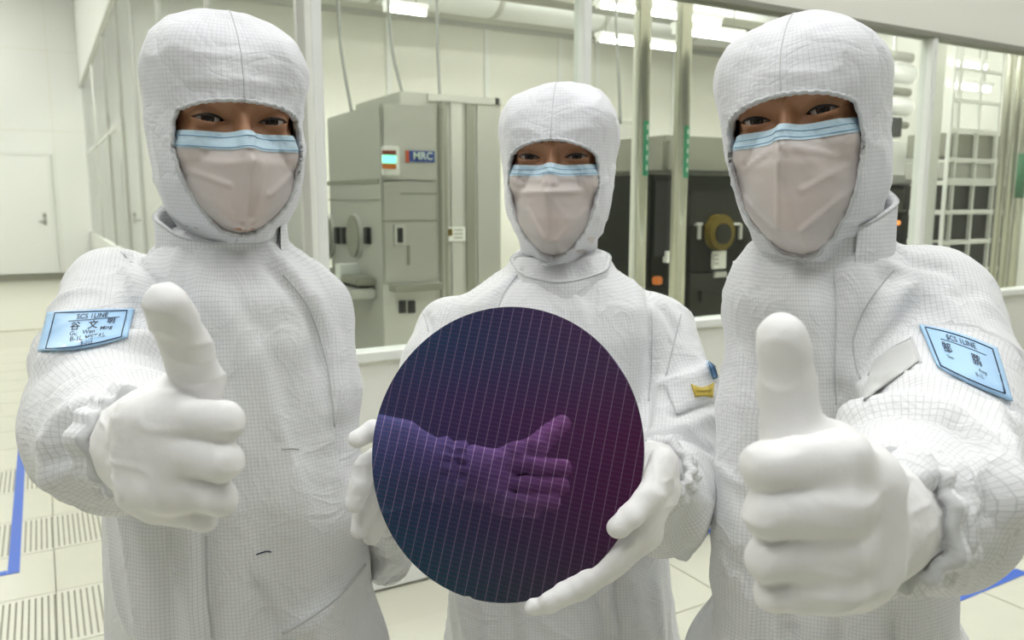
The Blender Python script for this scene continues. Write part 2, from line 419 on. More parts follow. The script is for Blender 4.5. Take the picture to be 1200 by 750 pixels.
# corridor partition A (x = XA): posts, panes, head rail, solid foot
ra = struct('wall_corridor', (XA - .03, YB + .06, 0), (XA + .03, YF - .03, .86), M_WHITE, 'low white parapet of the glass corridor partition')
struct('wall_corridor_upper', (XA - .03, YB + .06, 3.44), (XA + .03, YF - .03, 5.2), M_WHITE, 'white wall above the glass corridor partition')
struct('trim_1', (XA - .035, YB + .06, 3.40), (XA + .035, YF - .03, 3.44), M_STEEL3, 'grey head rail of the glass corridor partition')
ys = [YB + .06, 4.4, 6.2, 7.9, 9.3, 11.2, 13.6, YF - .06]
for i in range(7):
    wdw = empty('window_%d' % (i + 1), (XA, ys[i], .86)); tag(wdw, 'tall glass pane of the corridor partition', kind='structure', group='glass panes of the corridor partition')
    pb('pane', wdw, (-.004, .03, 0), (.004, ys[i + 1] - ys[i], 2.52), M_GLASS)
    pb('window_post', wdw, (-.018, 0, 0), (.018, .03, 2.52), M_STEEL3)
    if i > 3: pb('cross_rail', wdw, (-.012, .03, 1.35), (.012, ys[i + 1] - ys[i], 1.38), M_FRAME)
# room seen through the far part of partition A
struct('wall_inner_side', (3.2, YE + .1, 0), (3.3, YF, 3.6), M_WHITE, 'white wall behind the corridor partition')
# window wall B (y = YB)
ZS, ZT = .86, 2.28
XR = 8.9
struct('wall_window_lower', (XA - .03, YB - .03, 0), (XR, YB + .05, ZS), M_WALL, 'cream parapet below the equipment room windows')
struct('wall_window_upper', (XA - .03, YB - .03, ZT), (XR, YB + .05, 5.2), M_CREAM, 'cream wall above the equipment room windows')
struct('trim_2', (XA - .03, YB - .05, ZS), (XR, YB + .05, ZS + .03), M_FRAME, 'white sill under the equipment room windows')
struct('trim_3', (XA - .03, YB - .04, ZT - .025), (XR, YB + .05, ZT), M_STEEL2, 'dark head rail over the equipment room windows')
struct('baseboard_window', (XA - .03, YB - .04, 0), (XR, YB - .03, .07), M_FRAME, 'white skirting under the window parapet')
xm = [hit(373, 200, 1, YB)[0], hit(683, 60, 1, YB)[0], hit(1083, 150, 1, YB)[0], 5.4, XR]
for i in range(4):
    wdw = empty('window_%d' % (i + 8), (xm[i], YB, ZS + .03)); tag(wdw, 'large clear window pane of the equipment room', kind='structure', group='windows of the equipment room')
    hh = ZT - ZS - .055; wd = xm[i + 1] - xm[i]
    pb('pane', wdw, (.025, -.004, 0), (wd - .025, .004, hh), M_GLASS)
    pw = .018
    pb('window_post', wdw, (-pw, -.035, 0), (pw, .04, hh), M_FRAME, .003)

# equipment room shell
we = struct('wall_inner_far', (XA + .05, YE, 0), (9, YE + .1, 3.6), M_CREAM, 'cream panelled wall at the back of the equipment room')
for px in (455, 570, 656, 700, 790): 
    X = hit(px, 60, 1, YE)[0]; bx('panel_post', (X - .03, YE - .02, 0), (X + .03, YE, 3.34), M_FRAME, we)
bx('wall_rail', (XA + .05, YE - .03, 3.30), (9, YE, 3.36), M_STEEL3, we)
ce = struct('ceiling_inner', (XA + .05, YB + .06, 4.2), (9, YF - .05, 4.25), M_CEIL, 'white ceiling over the equipment room')

# ------------------------------------------------------------------ ceiling lights
def ceiling_light(x, y, z, lx, ly, m, label, group):
    t = empty('ceiling_light', (x, y, z)); tag(t, label, 'ceiling light', group)
    pb('diffuser', t, (-lx / 2, -ly / 2, -.03), (lx / 2, ly / 2, -.012), m)
    for s in (-1, 1):
        pb('frame', t, (s * lx / 2 - .02, -ly / 2 - .02, -.05), (s * lx / 2 + .02, ly / 2 + .02, 0), M_FRAME)
        pb('frame', t, (-lx / 2 + .02, s * ly / 2 - .02, -.05), (lx / 2 - .02, s * ly / 2 + .02, 0), M_FRAME)
for x in (-2.6, 0, 2.6, 5.4):
    for y in (-1.0, 1.3):
        ceiling_light(x, y, 5.2, 1.3, 1.3, M_LIGHT, 'square white ceiling light over the hall in front of the windows', 'ceiling lights of the hall')
for y in (4.5, 8, 11.5, 14.8):
    ceiling_light(-1.6, y, 5.2, 1.3, 1.6, M_LIGHTC, 'white ceiling light over the corridor', 'ceiling lights of the corridor')
for x in (2.2, 4.6, 7.0):
    for y in (4.0, 6.4):
        ceiling_light(x, y, 4.2, 1.2, .9, M_LIGHT2, 'white ceiling light above the process machines', 'ceiling lights of the equipment room')
ceiling_light(2.0, 12, 4.2, 1.2, 2.4, M_LIGHT2, 'long white ceiling light behind the far corridor glass', None)

# ------------------------------------------------------------------ equipment room things
# duct and hanging fluorescent tubes
dy = YE - .75
dz = hit(560, 18, 1, dy)[2]
v, f = tube_vf([(XA + .1, dy, dz + .26), (8.9, dy, dz + .26)], .27, 32)
du = empty('air_duct', (XA + .1, dy, dz)); tag(du, 'wide round white air duct along the back of the equipment room', 'air duct')
o = mesh('duct_body', np.array(v) - np.array([XA + .1, dy, dz]), f, M_DUCT, du)
for k in range(6):
    v, f = tube_vf([(.6 + k * 1.3, 0, .26), (.66 + k * 1.3, 0, .26)], .282, 32); mesh('duct_ring', v, f, M_STEEL3, du)
for k in range(4):
    tube('hanger_rod', [(.9 + k * 2.2, 0, .53), (.9 + k * 2.2, 0, 4.2 - dz)], .012, M_STEEL2, du)
def tube_light(px0, py0, px1, Y, label):
    a = hit(px0, py0, 1, Y); x1 = hit(px1, py0, 1, Y)[0]
    t = empty('tube_light', (a[0], Y, a[2])); tag(t, label, 'tube light', 'hanging tube lights in the equipment room')
    Ln = x1 - a[0]
    pb('housing', t, (0, -.05, .025), (Ln, .05, .07), M_FRAME, .004)
    v, f = tube_vf([(.02, 0, 0), (Ln - .02, 0, 0)], .02, 12); mesh('lamp_tube', v, f, M_LIGHT2, t)
    pb('end_cap', t, (0, -.025, -.025), (.02, .025, .025), M_FRAME); pb('end_cap', t, (Ln - .02, -.025, -.025), (Ln, .025, .025), M_FRAME)
    for xx in (.1, Ln - .1): tube('hanger_rod', [(xx, 0, .07), (xx, 0, 4.2 - a[2])], .005, M_STEEL2, t)
tube_light(700, 6, 845, 6.0, 'upper tube light hanging under the white duct')
tube_light(700, 46, 805, 6.6, 'lower tube light hanging over the dark machines')
tube_light(790, 36, 870, 5.2, 'tube light hanging behind the steel poles')
tube_light(450, 10, 500, 6.8, 'tube light hanging above the grey cabinets')
tube_light(1110, 74, 1155, 4.7, 'top tube light behind the white lattice rack')
tube_light(1112, 100, 1160, 5.0, 'second tube light behind the white lattice rack')
# dark beam near the ceiling
a = hit(600, 0, 1, 6.4); tag(bx('cable_tray', (a[0] - .6, 6.3, a[2] + .02), (a[0] + 4, 6.55, a[2] + .1), M_STEEL2), 'dark cable tray under the equipment room ceiling', 'cable tray')
# hanging cables
for i, (pl, lab) in enumerate([(([396, 0], [400, 60], [413, 135]), 'thin grey cable hanging onto the side of the grey cabinet'),
              (([455, 0], [460, 60], [474, 118]), 'thin grey cable hanging behind the grey cabinet with the sign'),
              (([512, -5], [513, 60], [516, 118]), 'straight grey cable dropping to the taller grey cabinet'),
              (([722, 25], [725, 90], [727, 145]), 'grey cable hanging beside the steel pole')]):
    pts = [hit(q[0], q[1], 1, 5.9 if i < 3 else 5.2) for q in densify(pl)]
    pts = [np.array([pts[0][0], pts[0][1], 4.19])] + pts
    tag(tube('hanging_cable', pts, .012, M_CABLE), lab, 'cable', 'hanging cables')

def patch_on(par, org, name, plane, px0, py0, px1, py1, th, m, bev=0):
    """box on a room plane covering photo rectangle; plane=(axis,val); grows towards the camera by th"""
    a = hit(px0, py0, *plane); b_ = hit(px1, py1, *plane); a = a.copy(); b_ = b_.copy()
    b_[plane[0]] -= th
    return bx(name, a - org, b_ - org, m, par, bev)
# cabinet with the sign
YC = 4.3
c0 = hit(445, 120, 1, YC); X0, ZC = c0[0], c0[2]; X1 = hit(520, 120, 1, YC)[0]; Y1 = hit(383, 140, 0, X0)[1]
org = np.array([X0, YC, 0.]); cab = empty('process_cabinet', org); tag(cab, 'grey metal process cabinet with blue sign and green status lamp', 'cabinet')
bx('body', (0, 0, .08), (X1 - X0, Y1 - YC, ZC), M_STEEL, cab, .01)
bx('plinth', (.03, .03, 0), (X1 - X0 - .03, Y1 - YC - .03, .08), M_STEEL2, cab)
fp = (1, YC)
patch_on(cab, org, 'top_panel', fp, 448, 123, 511, 211, .012, M_STEEL3, .003)
patch_on(cab, org, 'door', fp, 448, 213, 511, 330, .014, M_STEEL, .003)
patch_on(cab, org, 'lower_panel', fp, 448, 333, 511, 420, .012, M_STEEL3, .003)
patch_on(cab, org, 'corner_strip', fp, 513, 123, 520, 420, .01, M_STEEL2)
patch_on(cab, org, 'handle_plate', fp, 460, 263, 474, 287, .024, M_STEEL3, .003)
patch_on(cab, org, 'handle_slot', fp, 463.5, 267, 470.5, 284, .026, M_BLACK)
patch_on(cab, org, 'panel_groove', fp, 468, 226, 511, 228, .0155, M_STEEL2)
patch_on(cab, org, 'panel_groove', fp, 448, 258, 511, 259.5, .0155, M_STEEL2)
patch_on(cab, org, 'latch', fp, 476, 288, 479, 310, .024, M_STEEL2)
patch_on(cab, org, 'shelf', fp, 455, 333, 512, 338, .10, M_STEEL2, .004)
for q in (466, 477): patch_on(cab, org, 'connector', fp, q, 352, q + 8, 366, .03, M_BLACK, .003)
lm = patch_on(cab, org, 'status_lamp', fp, 446, 171, 465, 206, .05, M_FRAME, .006)
lp = (1, YC - .05)
patch_on(lm, org, 'red_lens', lp, 447.5, 176, 463.5, 181.5, .008, M_LAMPR)
patch_on(lm, org, 'green_lens', lp, 447.5, 182, 463.5, 191, .012, M_LAMPG, .003)
patch_on(lm, org, 'orange_lens', lp, 447.5, 192, 463.5, 198, .008, M_LAMPO)
sg = patch_on(cab, org, 'sign_plate', fp, 478, 176.5, 508, 190.5, .02, M_SIGN, .002)
patch_on(cab, org, 'sign_end', fp, 474, 176.5, 478, 190.5, .02, M_RED)
def text_vf(s, size=1.):
    cu = bpy.data.curves.new('t', 'FONT'); cu.body = s; cu.size = size; cu.align_x = 'CENTER'; cu.align_y = 'CENTER'; cu.resolution_u = 3; cu.offset = .012 * size
    o = bpy.data.objects.new('t', cu); COL.objects.link(o)
    me = bpy.data.meshes.new_from_object(o.evaluated_get(bpy.context.evaluated_depsgraph_get()))
    v = np.array([q.co[:] for q in me.vertices]).reshape(-1, 3); f = [tuple(p.vertices) for p in me.polygons]
    bpy.data.objects.remove(o); bpy.data.curves.remove(cu); bpy.data.meshes.remove(me)
    return v, f
a = hit(493, 183.5, 1, YC); v, f = text_vf('MRC', .058)
if len(v): mesh('sign_letters', [(q[0] * 1.0 + a[0] - X0, -.0325, q[1] + a[2]) for q in v], f, M_PALE, cab, False)
# side face of that cabinet
sp_ = (0, X0)
def side_patch(name, px0, py0, px1, py1, th, m, bev=0):
    a = hit(px0, py0, *sp_); b_ = hit(px1, py1, *sp_); b_[0] -= th; return bx(name, a - org, b_ - org, m, cab, bev)
for pc, rw in ((418, 7), (386, 7)):
    a = hit(pc - rw, 277, *sp_); b_ = hit(pc + rw, 277, *sp_); zt = hit(pc, 252, *sp_)[2]
    c = (a + b_) / 2; disc('oval_window', (-.03, c[1] - YC, c[2]), 0, abs(a[1] - b_[1]) / 2, .03, M_STEEL2, cab, 32, zt - c[2])
    disc('oval_rim', (-.02, c[1] - YC, c[2]), 0, abs(a[1] - b_[1]) / 2 * 1.12, .02, M_STEEL3, cab, 32, (zt - c[2]) * 1.06)
for q in (396, 403, 431): side_patch('side_handle', q, 266, q + 4, 286, .03, M_BLACK, .004)
side_patch('side_seam', 384, 213, 444, 214.5, .006, M_STEEL2)
side_patch('side_seam', 384, 234, 444, 235, .006, M_STEEL2)
side_patch('side_shelf', 386, 320, 441, 325, .12, M_STEEL2, .01)
side_patch('side_tray', 386, 334, 441, 338, .16, M_STEEL3, .01)
side_patch('side_tag', 416, 308, 422, 328, .125, M_FRAME)
# taller cabinet behind, right
Y2 = Y1 + .06
a = hit(500, 109, 1, Y2); b_ = hit(587, 112, 1, Y2); XL = hit(468, 115, 1, Y2)[0]
org2 = np.array([XL, Y2, 0.]); cb2 = empty('process_cabinet', org2); tag(cb2, 'taller grey metal cabinet with dark vertical strips and pale notice', 'cabinet')
bx('body', (0, 0, 0), (b_[0] - XL, .9, a[2]), M_STEEL, cb2, .008)
f2 = (1, Y2)
patch_on(cb2, org2, 'front_panel', f2, 527, 116, 543, 420, .012, M_STEEL3, .003)
patch_on(cb2, org2, 'dark_strip', f2, 517, 114, 526, 420, .014, M_STEEL2)
patch_on(cb2, org2, 'dark_strip', f2, 545, 114, 557, 420, .014, M_STEEL2)
patch_on(cb2, org2, 'front_panel', f2, 558, 116, 586, 420, .012, M_STEEL, .003)
patch_on(cb2, org2, 'top_strip', f2, 500, 110, 586, 124, .02, M_STEEL3, .003)
patch_on(cb2, org2, 'vent_slot', f2, 579, 115, 583, 123, .025, M_BLACK)
nt = patch_on(cb2, org2, 'notice', f2, 524, 266, 544, 282, .02, M_FRAME)
for k in range(3): patch_on(nt, org2, 'notice_line', (1, Y2 - .02), 532, 268.5 + k * 4.5, 542, 270.5 + k * 4.5, .003, M_STEEL)
patch_on(nt, org2, 'notice_mark', (1, Y2 - .02), 525.5, 268, 530, 276, .003, M_YEL)
# low grey cabinet seen beyond the corner post
a = hit(352, 150, 1, 5.6); c3 = empty('storage_cabinet', (1.0, 5.6, 0)); tag(c3, 'plain grey metal cabinet standing behind the white corner post', 'cabinet')
bx('body', (0, 0, .05), (.58, .8, a[2]), M_STEEL, c3, .008); bx('plinth', (.02, .02, 0), (.56, .78, .05), M_STEEL2, c3)
bx('door', (.02, -.012, .1), (.285, 0, a[2] - .05), M_STEEL3, c3, .003); bx('door', (.295, -.012, .1), (.56, 0, a[2] - .05), M_STEEL3, c3, .003)
# steel poles with green labels
for i, (px, gy0, gy1, yy) in enumerate(((750, 141, 206, 3.15), (797, 147, 208, 3.3))):
    c = hit(px, 200, 1, yy); r = 9.5 * (c @ to_room(FW) - CAM @ to_room(FW)) / F
    po = empty('steel_pole', (c[0], yy, 0)); tag(po, ['round steel pole with green label, next to the centre head', 'round steel pole with green label, between the other pole and the dark machines'][i], 'pole', None)
    v, f = tube_vf([(0, 0, .02), (0, 0, 4.2)], r, 32); mesh('shaft', v, f, M_POLE, po)
    disc('foot_plate', (0, 0, 0), 2, r * 1.8, .02, M_STEEL2, po)
    z0, z1 = hit(px, gy1, 1, yy - r)[2], hit(px, gy0, 1, yy - r)[2]
    V = []; f = []
    aa = np.linspace(-1.15, -.05, 9); 
    for z in (z0, z1):
        for g in aa: V.append((math.sin(g + .35 + .45) * r * 1.02, -math.cos(g + .35 + .45) * r * 1.02, z))
    for k in range(8): f.append((k, k + 1, 9 + k + 1, 9 + k))
    g_ = mesh('green_label', V, f, M_GREEN, po, True)
    for k in range(5):
        zc = z1 - (k + .6) * (z1 - z0) / 5.4; V = []; 
        for z in (zc - .012, zc + .012):
            for g in (.06, .22, .38): V.append((math.sin(g) * r * 1.035, -math.cos(g) * r * 1.035, z))
        mesh('label_mark', V, [(0, 1, 4, 3), (1, 2, 5, 4)], M_PALE, g_)
    if i == 0:
        bx('edge_guard', (-r * 1.25, -r * .5, .02), (-r * .85, r * .3, 2.3), M_YELW if False else M_CREAM, po, .003)
# grey machine between poles and centre head
a = hit(716, 140, 1, 6.1); b_ = hit(746, 140, 1, 6.1)
gm = empty('utility_cabinet', (a[0], 6.1, 0)); tag(gm, 'narrow grey utility cabinet between the centre head and the steel pole', 'cabinet')
bx('body', (-.3, 0, 0), (b_[0] - a[0], .7, a[2]), M_STEEL, gm, .008)
bx('door', (-.28, -.014, .1), (b_[0] - a[0] - .02, 0, a[2] * .62), M_STEEL2, gm, .004)
bx('upper_panel', (-.28, -.012, a[2] * .64), (b_[0] - a[0] - .02, 0, a[2] - .04), M_STEEL3, gm, .004)
bx('shelf', (-.28, -.12, a[2] * .62), (b_[0] - a[0] - .02, -.014, a[2] * .64), M_STEEL3, gm, .004)
# dark process machine
YD = 4.6; fd = (1, YD)
a = hit(764, 205, *fd); b_ = hit(905, 165, *fd); orgd = np.array([a[0], YD, 0.])
dm = empty('process_machine', orgd); tag(dm, 'dark process machine with yellow round port behind the right steel pole', 'machine')
bx('body', (0, 0, .05), (b_[0] - a[0], 1.3, hit(800, 205, *fd)[2]), M_DARK, dm, .01)
bx('plinth', (.03, .03, 0), (b_[0] - a[0] - .03, 1.25, .05), M_BLACK, dm)
zt = hit(800, 205, *fd)[2]
bx('hood_cover', (.22, .12, zt), (b_[0] - a[0], 1.2, hit(830, 158, *fd)[2]), M_STEEL2, dm, .04)
patch_on(dm, orgd, 'left_panel', fd, 766, 212, 786, 300, .02, M_BLACK, .004)
patch_on(dm, orgd, 'front_panel', fd, 806, 224, 868, 262, .03, M_DARK2, .006)
patch_on(dm, orgd, 'front_panel', fd, 806, 265, 868, 315, .03, M_DARK, .006)
patch_on(dm, orgd, 'lower_panel', fd, 806, 320, 868, 384, .03, M_DARK2, .006)
patch_on(dm, orgd, 'right_panel', fd, 871, 215, 900, 384, .03, M_DARK2, .006)
for q in (814, 826, 852, 862): patch_on(dm, orgd, 'rail', fd, q, 262, q + 2, 280, .05, M_STEEL3)
patch_on(dm, orgd, 'rail', fd, 812, 261, 818, 263.5, .05, M_FRAME); patch_on(dm, orgd, 'rail', fd, 852, 261, 862, 263.5, .05, M_FRAME)
c = hit(836, 272, *fd); r = hit(850, 272, *fd)[0] - c[0]
disc('round_port', (c[0] - orgd[0], -.10, c[2]), 1, r, .10, M_YEL, dm, 32, r * 1.1)
disc('port_glass', (c[0] - orgd[0], -.115, c[2] - .01), 1, r * .62, .02, M_DARK2, dm, 32)
patch_on(dm, orgd, 'white_tag', fd, 831, 294, 844, 314, .06, M_FRAME)
for k in range(3): patch_on(dm, orgd, 'tag_line', (1, YD - .06), 833, 298 + 5 * k, 842, 300 + 5 * k, .002, M_STEEL)
patch_on(dm, orgd, 'white_tag', fd, 777, 294, 787, 307, .05, M_FRAME)
patch_on(dm, orgd, 'orange_knob', fd, 763, 324, 771, 333, .06, M_LAMPO, .01)
patch_on(dm, orgd, 'orange_knob', fd, 851, 320, 860, 330, .06, M_LAMPO, .01)
patch_on(dm, orgd, 'small_box', fd, 816, 340, 828, 352, .06, M_DARK2, .004); patch_on(dm, orgd, 'small_box', fd, 846, 342, 860, 356, .06, M_DARK2, .004)
patch_on(dm, orgd, 'cross_bar', fd, 833, 318, 846, 324, .05, M_STEEL3)
# machines seen right of the right-hand head
YG = 4.55; fg = (1, YG)
a = hit(1025, 163, *fg); b_ = hit(1074, 206, *fg)
wm = empty('control_box', (a[0], YG, 0)); tag(wm, 'white control box on a dark stand beside the window post', 'control box')
bx('box_body', (-.15, 0, b_[2]), (b_[0] - a[0] - .02, .4, a[2]), M_FRAME, wm, .01)
bx('lower_shelf', (-.15, -.06, b_[2] - .08), (b_[0] - a[0], .4, b_[2]), M_STEEL3, wm, .006)
bx('stand', (-.15, .02, 0), (b_[0] - a[0] - .04, .4, b_[2] - .08), M_DARK2, wm, .006)
c = hit(1052, 261, *fg); bx('indicator', (c[0] - a[0] - .02, -.02, c[2] - .02), (c[0] - a[0] + .02, .02, c[2] + .02), M_LAMPGL, wm, .008)
bx('screen', (-.1, .005, b_[2] - .32), (b_[0] - a[0] - .1, .02, b_[2] - .12), M_STEEL2, wm, .004)
pa = hit(1040, 100, 1, 5.6)
pp_ = empty('pipe_cluster', (pa[0], 5.6, 1.0)); tag(pp_, 'stacked silver pipes and dark valve above the white control box', 'pipes')
for k, (py, r, m) in enumerate(((62, .05, M_STEEL3), (82, .10, M_DUCT), (104, .045, M_STEEL2), (122, .09, M_DUCT), (143, .04, M_STEEL2))):
    z = hit(1040, py, 1, 5.6)[2] - 1.0; tube('pipe', [(-.6, 0, z), (.35, 0, z - .02)], r, m, pp_, 20)
a1 = hit(1047, 137, 1, 5.5); bx('valve_body', (a1[0] - pa[0] - .02, -.1, a1[2] - 1.2), (a1[0] - pa[0] + .16, .05, a1[2] - 1.0), M_BLACK, pp_, .01)
for xx in (-.55, .3): tube('upright', [(xx, .16, -1.0), (xx, .16, 3.2)], .02, M_STEEL3, pp_)
# bright post inside and white lattice rack
YL = 3.9
a = hit(1095, 100, 1, YL); b_ = hit(1107, 100, 1, YL)
ip = empty('inner_post', (a[0], YL, 0)); tag(ip, 'white square post standing beside the lattice rack', 'post')
bx('shaft', (0, 0, 0), (b_[0] - a[0], .08, 4.2), M_FRAME, ip, .004)
for py in (262, 282): z = hit(1085, py, 1, YL)[2]; bx('switch_box', (-.075, -.01, z - .03), (-.0, .03, z + .03), M_BLACK, ip, .004)
lx = [hit(q, 200, 1, YL + .1)[0] for q in (1111, 1119, 1143, 1166)]; ztop = hit(1130, 30, 1, YL + .1)[2]
lr = empty('lattice_rack', (lx[0], YL + .1, 0)); tag(lr, 'tall white lattice rack with dark shelves behind the right window', 'rack')
for q in lx: bx('upright', (q - lx[0] - .012, 0, 0), (q - lx[0] + .012, .03, ztop + .4), M_FRAME, lr, .002)
for py, th in ((46, 2), (80, 2), (118, 2), (153, 2.5), (187, 2), (213, 4.5), (249, 2), (284, 2), (318, 2), (352, 2)):
    z0, z1 = hit(1130, py + th, 1, YL + .1)[2], hit(1130, py - th, 1, YL + .1)[2]
    bx('cross_bar', (0, -.006, z0), (lx[3] - lx[0], .024, z1), M_FRAME, lr, .002)
for py0, py1, m in ((216, 247, M_DARK2), (251, 282, M_DARK), (286, 316, M_DARK), (320, 350, M_BLACK), (155, 185, M_STEEL2), (189, 211, M_STEEL)):
    z0, z1 = hit(1130, py1, 1, YL + .1)[2], hit(1130, py0, 1, YL + .1)[2]
    bx('shelf_unit', (.0, .035, z0 + .008), (lx[3] - lx[0] + .25, .38, z1 - .008), m, lr, .004)
c = hit(1148, 162, 1, YL + .1); bx('yellow_notice', (c[0] - lx[0], .07, c[2] - .09), (c[0] - lx[0] + .035, .10, c[2]), M_YELW, lr)
for i, (p0, p1, yy, g) in enumerate(((1169, 1178, 3.6, 0), (1180, 1190, 3.5, 0), (1192, 1202, 3.4, 1))):
    c = hit((p0 + p1) / 2, 200, 1, yy); r = (p1 - p0) / 2 * ((c - CAM) @ to_room(FW)) / F
    po = empty('bronze_pole', (c[0], yy, 0)); tag(po, ['thin olive steel pole touching the lattice rack side', 'plain olive steel pole between the thin pole and the green-labelled one', 'outer olive steel pole with green label at the right window'][i], 'pole')
    v, f = tube_vf([(0, 0, 0), (0, 0, 4.2)], r, 24); mesh('shaft', v, f, M_POLE, po)
    if g:
        z0, z1 = hit(p0, 232, 1, yy)[2], hit(p0, 180, 1, yy)[2]; v, f = tube_vf([(0, 0, z0), (0, 0, z1)], r * 1.03, 24); mesh('green_label', v, f, M_GREEN2, po)
# dark machine filling the depth behind the rack
tag(bx('control_unit', (lx[0] + .1, 6.0, 0), (lx[3] + .8, 7.0, 2.0), M_DARK2, None, .02), 'dark control unit standing behind the lattice rack', 'machine')

# floor tape
def tape(a, b_, w_, lab):
    return tag(bx('floor_tape', (min(a[0], b_[0]) - w_, min(a[1], b_[1]) - w_, .0005), (max(a[0], b_[0]) + w_, max(a[1], b_[1]) + w_, .0025), M_TAPE), lab, 'floor tape', 'blue floor tape lines')
k0 = hit(16, 670, 2, 0)
tape((k0[0], k0[1]), (k0[0], 6.2), .02, 'blue floor tape running along the corridor beside the parapet')
tape((k0[0] - 1.2, k0[1]), (k0[0] - .041, k0[1]), .02, 'blue floor tape crossing the corridor towards the side wall')
k1 = hit(1194, 671, 2, 0)
tape((k1[0] - 1.6, k1[1]), (k1[0], k1[1]), .022, 'long blue floor tape on the hall floor parallel to the windows')
tape((k1[0], k1[1] + .045), (k1[0], k1[1] + .5), .018, 'short blue floor tape running towards the window parapet')
k2 = hit(832, 622, 2, 0)
tape((k2[0] - .4, k2[1]), (k2[0] + .25, k2[1]), .014, 'short blue floor tape close to the window parapet')

# ================================================================== PEOPLE
SKULL = None
def rotm(yaw, pitch, roll):
    return np.array(Matrix.Rotation(math.radians(yaw), 3, 'Z') @ Matrix.Rotation(math.radians(pitch), 3, 'X') @ Matrix.Rotation(math.radians(roll), 3, 'Y'))
EYX, EYY, EYZ = .032, -.0655, 0.0
def head_sdf(p):
    d = ell(p, (0, .02, .028), (.073, .092, .078))
    d = smin(d, ell(p, (0, -.018, -.043), (.060, .065, .074)), .03)
    q = p.copy(); q[..., 0] = np.abs(q[..., 0])
    d = smin(d, seg(q, (.018, -.07, .019), (.044, -.058, .017), .0125, .011), .016)          # brow ridge
    d = smin(d, ell(q, (.039, -.048, -.032), (.022, .025, .022)), .02)                      # cheek
    d = smin(d, seg(p, (0, -.079, .008), (0, -.101, -.036), .0075, .0105), .012)            # nose
    d = smin(d, ell(q, (.012, -.089, -.040), (.0085, .010, .0085)), .007)
    d = smin(d, ell(p, (0, -.076, -.094), (.022, .018, .02)), .02)                            # chin
    d = smin(d, seg(q, (0, -.0835, -.069), (.02, -.076, -.071), .0062, .004), .006)         # lips
    d = smax(d, -seg(q, (0, -.090, -.0715), (.024, -.083, -.073), .0016, .001), .003)
    d = smax(d, -ell(q, (.032, -.094, .001), (.022, .020, .014)), .014)                     # eye socket
    d = smin(d, ell(q, (EYX, EYY, EYZ), (.0165, .0136, .0125)), .005)                      # lids
    d = smin(d, seg(q, (.018, -.071, -.0125), (.044, -.066, -.0135), .0035, .003), .008)    # bag under the eye
    d = smin(d, ell(q, (.066, .016, -.01), (.008, .018, .030)), .008)                       # ear
    d = smin(d, seg(p, (0, .03, -.07), (0, .045, -.2), .042, .040), .03)                     # neck
    X = q[..., 0] - EYX; Z = q[..., 2] - EYZ - .07 * X
    t = np.clip(1 - (X / .0152) ** 2, 0, 1)
    al = np.maximum(Z - .0038 * t, -Z - .0030 * t); al = np.where(np.abs(X) > .0152, .02, al)
    al = np.maximum(al, q[..., 1] + .060)
    return smax(d, -al, .0012)
def ray_surface(fn, O, D, r1=.5, n=26):
    lo = np.zeros(D.shape[:-1]); hi = np.full(D.shape[:-1], r1)
    for _ in range(n):
        m_ = (lo + hi) / 2; ins = fn(O + D * m_[..., None]) < 0
        lo = np.where(ins, m_, lo); hi = np.where(ins, hi, m_)
    return O + D * lo[..., None]
def make_head_mesh():
    O = np.array([0, .0, -.01])
    th = np.concatenate([np.linspace(-180, -72, 28, endpoint=False), np.linspace(-72, 72, 190, endpoint=False), np.linspace(72, 180, 28, endpoint=False)])
    ph = np.concatenate([np.linspace(-85, -45, 14, endpoint=False), np.linspace(-45, -18, 45, endpoint=False), np.linspace(-18, 22, 120, endpoint=False), np.linspace(22, 89, 24)])
    T_, H_ = np.meshgrid(np.radians(th), np.radians(ph), indexing='ij')
    D = np.stack([np.sin(T_) * np.cos(H_), -np.cos(T_) * np.cos(H_), np.sin(H_)], -1)
    V = ray_surface(head_sdf, O, D, .22)
    v, f = grid_mesh(V, True); f = f[:, ::1]
    me = bpy.data.meshes.new('head'); me.from_pydata(v.tolist(), [], f.tolist()); me.materials.append(M_SKIN)
    me.polygons.foreach_set('use_smooth', [True] * len(f)); me.update(); return me
HEAD_ME = make_head_mesh()
def sphere_me(name, r, m):
    bm = bmesh.new(); bmesh.ops.create_uvsphere(bm, u_segments=32, v_segments=20, radius=r)
    me = bpy.data.meshes.new(name); bm.to_mesh(me); bm.free(); me.materials.append(m)
    me.polygons.foreach_set('use_smooth', [True] * len(me.polygons)); return me
EYE_ME = sphere_me('eye', .0126, M_EYE)
def lid_curve(side, upper):
    pts = []
    for k in np.linspace(-1, 1, 15):
        X = .0152 * k; t = 1 - k * k; z = (.0038 * t if upper else -.0030 * t) + .07 * X
        yy = EYY - math.sqrt(max(.0136 ** 2 - (X * .82) ** 2 - z * z, 1e-6)) - .0002
        pts.append((side * (EYX + X), yy, z))
    return pts
def lash_vf(side):
    pts = lid_curve(side, True); r = [.0004 + .0011 * (1 - abs(k) ** 2) for k in np.linspace(-1, 1, 15)]
    return tube_vf(pts, np.array(r), 6)
def brow_vf(side):
    V = []; f = []
    O = np.array([0, 0, .0]); n = 18
    for k in range(n):
        t = k / (n - 1); x = side * (.012 + .036 * t); z = .0205 + .006 * math.sin(t * 2.3) - .004 * t
        wv = .0042 * (1 - .75 * t ** 2) * (.5 + .5 * min(1, t * 6))
        for s in (-1, 0, 1):
            D = np.array([x, -.085 + .02 * t, z + s * wv]); D = D / np.linalg.norm(D)
            q = ray_surface(head_sdf, O, D[None], .2)[0] + D * (.0016 if s == 0 else .0002); V.append(q)
    for k in range(n - 1):
        for s in (0, 1): a = k * 3 + s; f.append((a, a + 3, a + 4, a + 1))
    return V, f
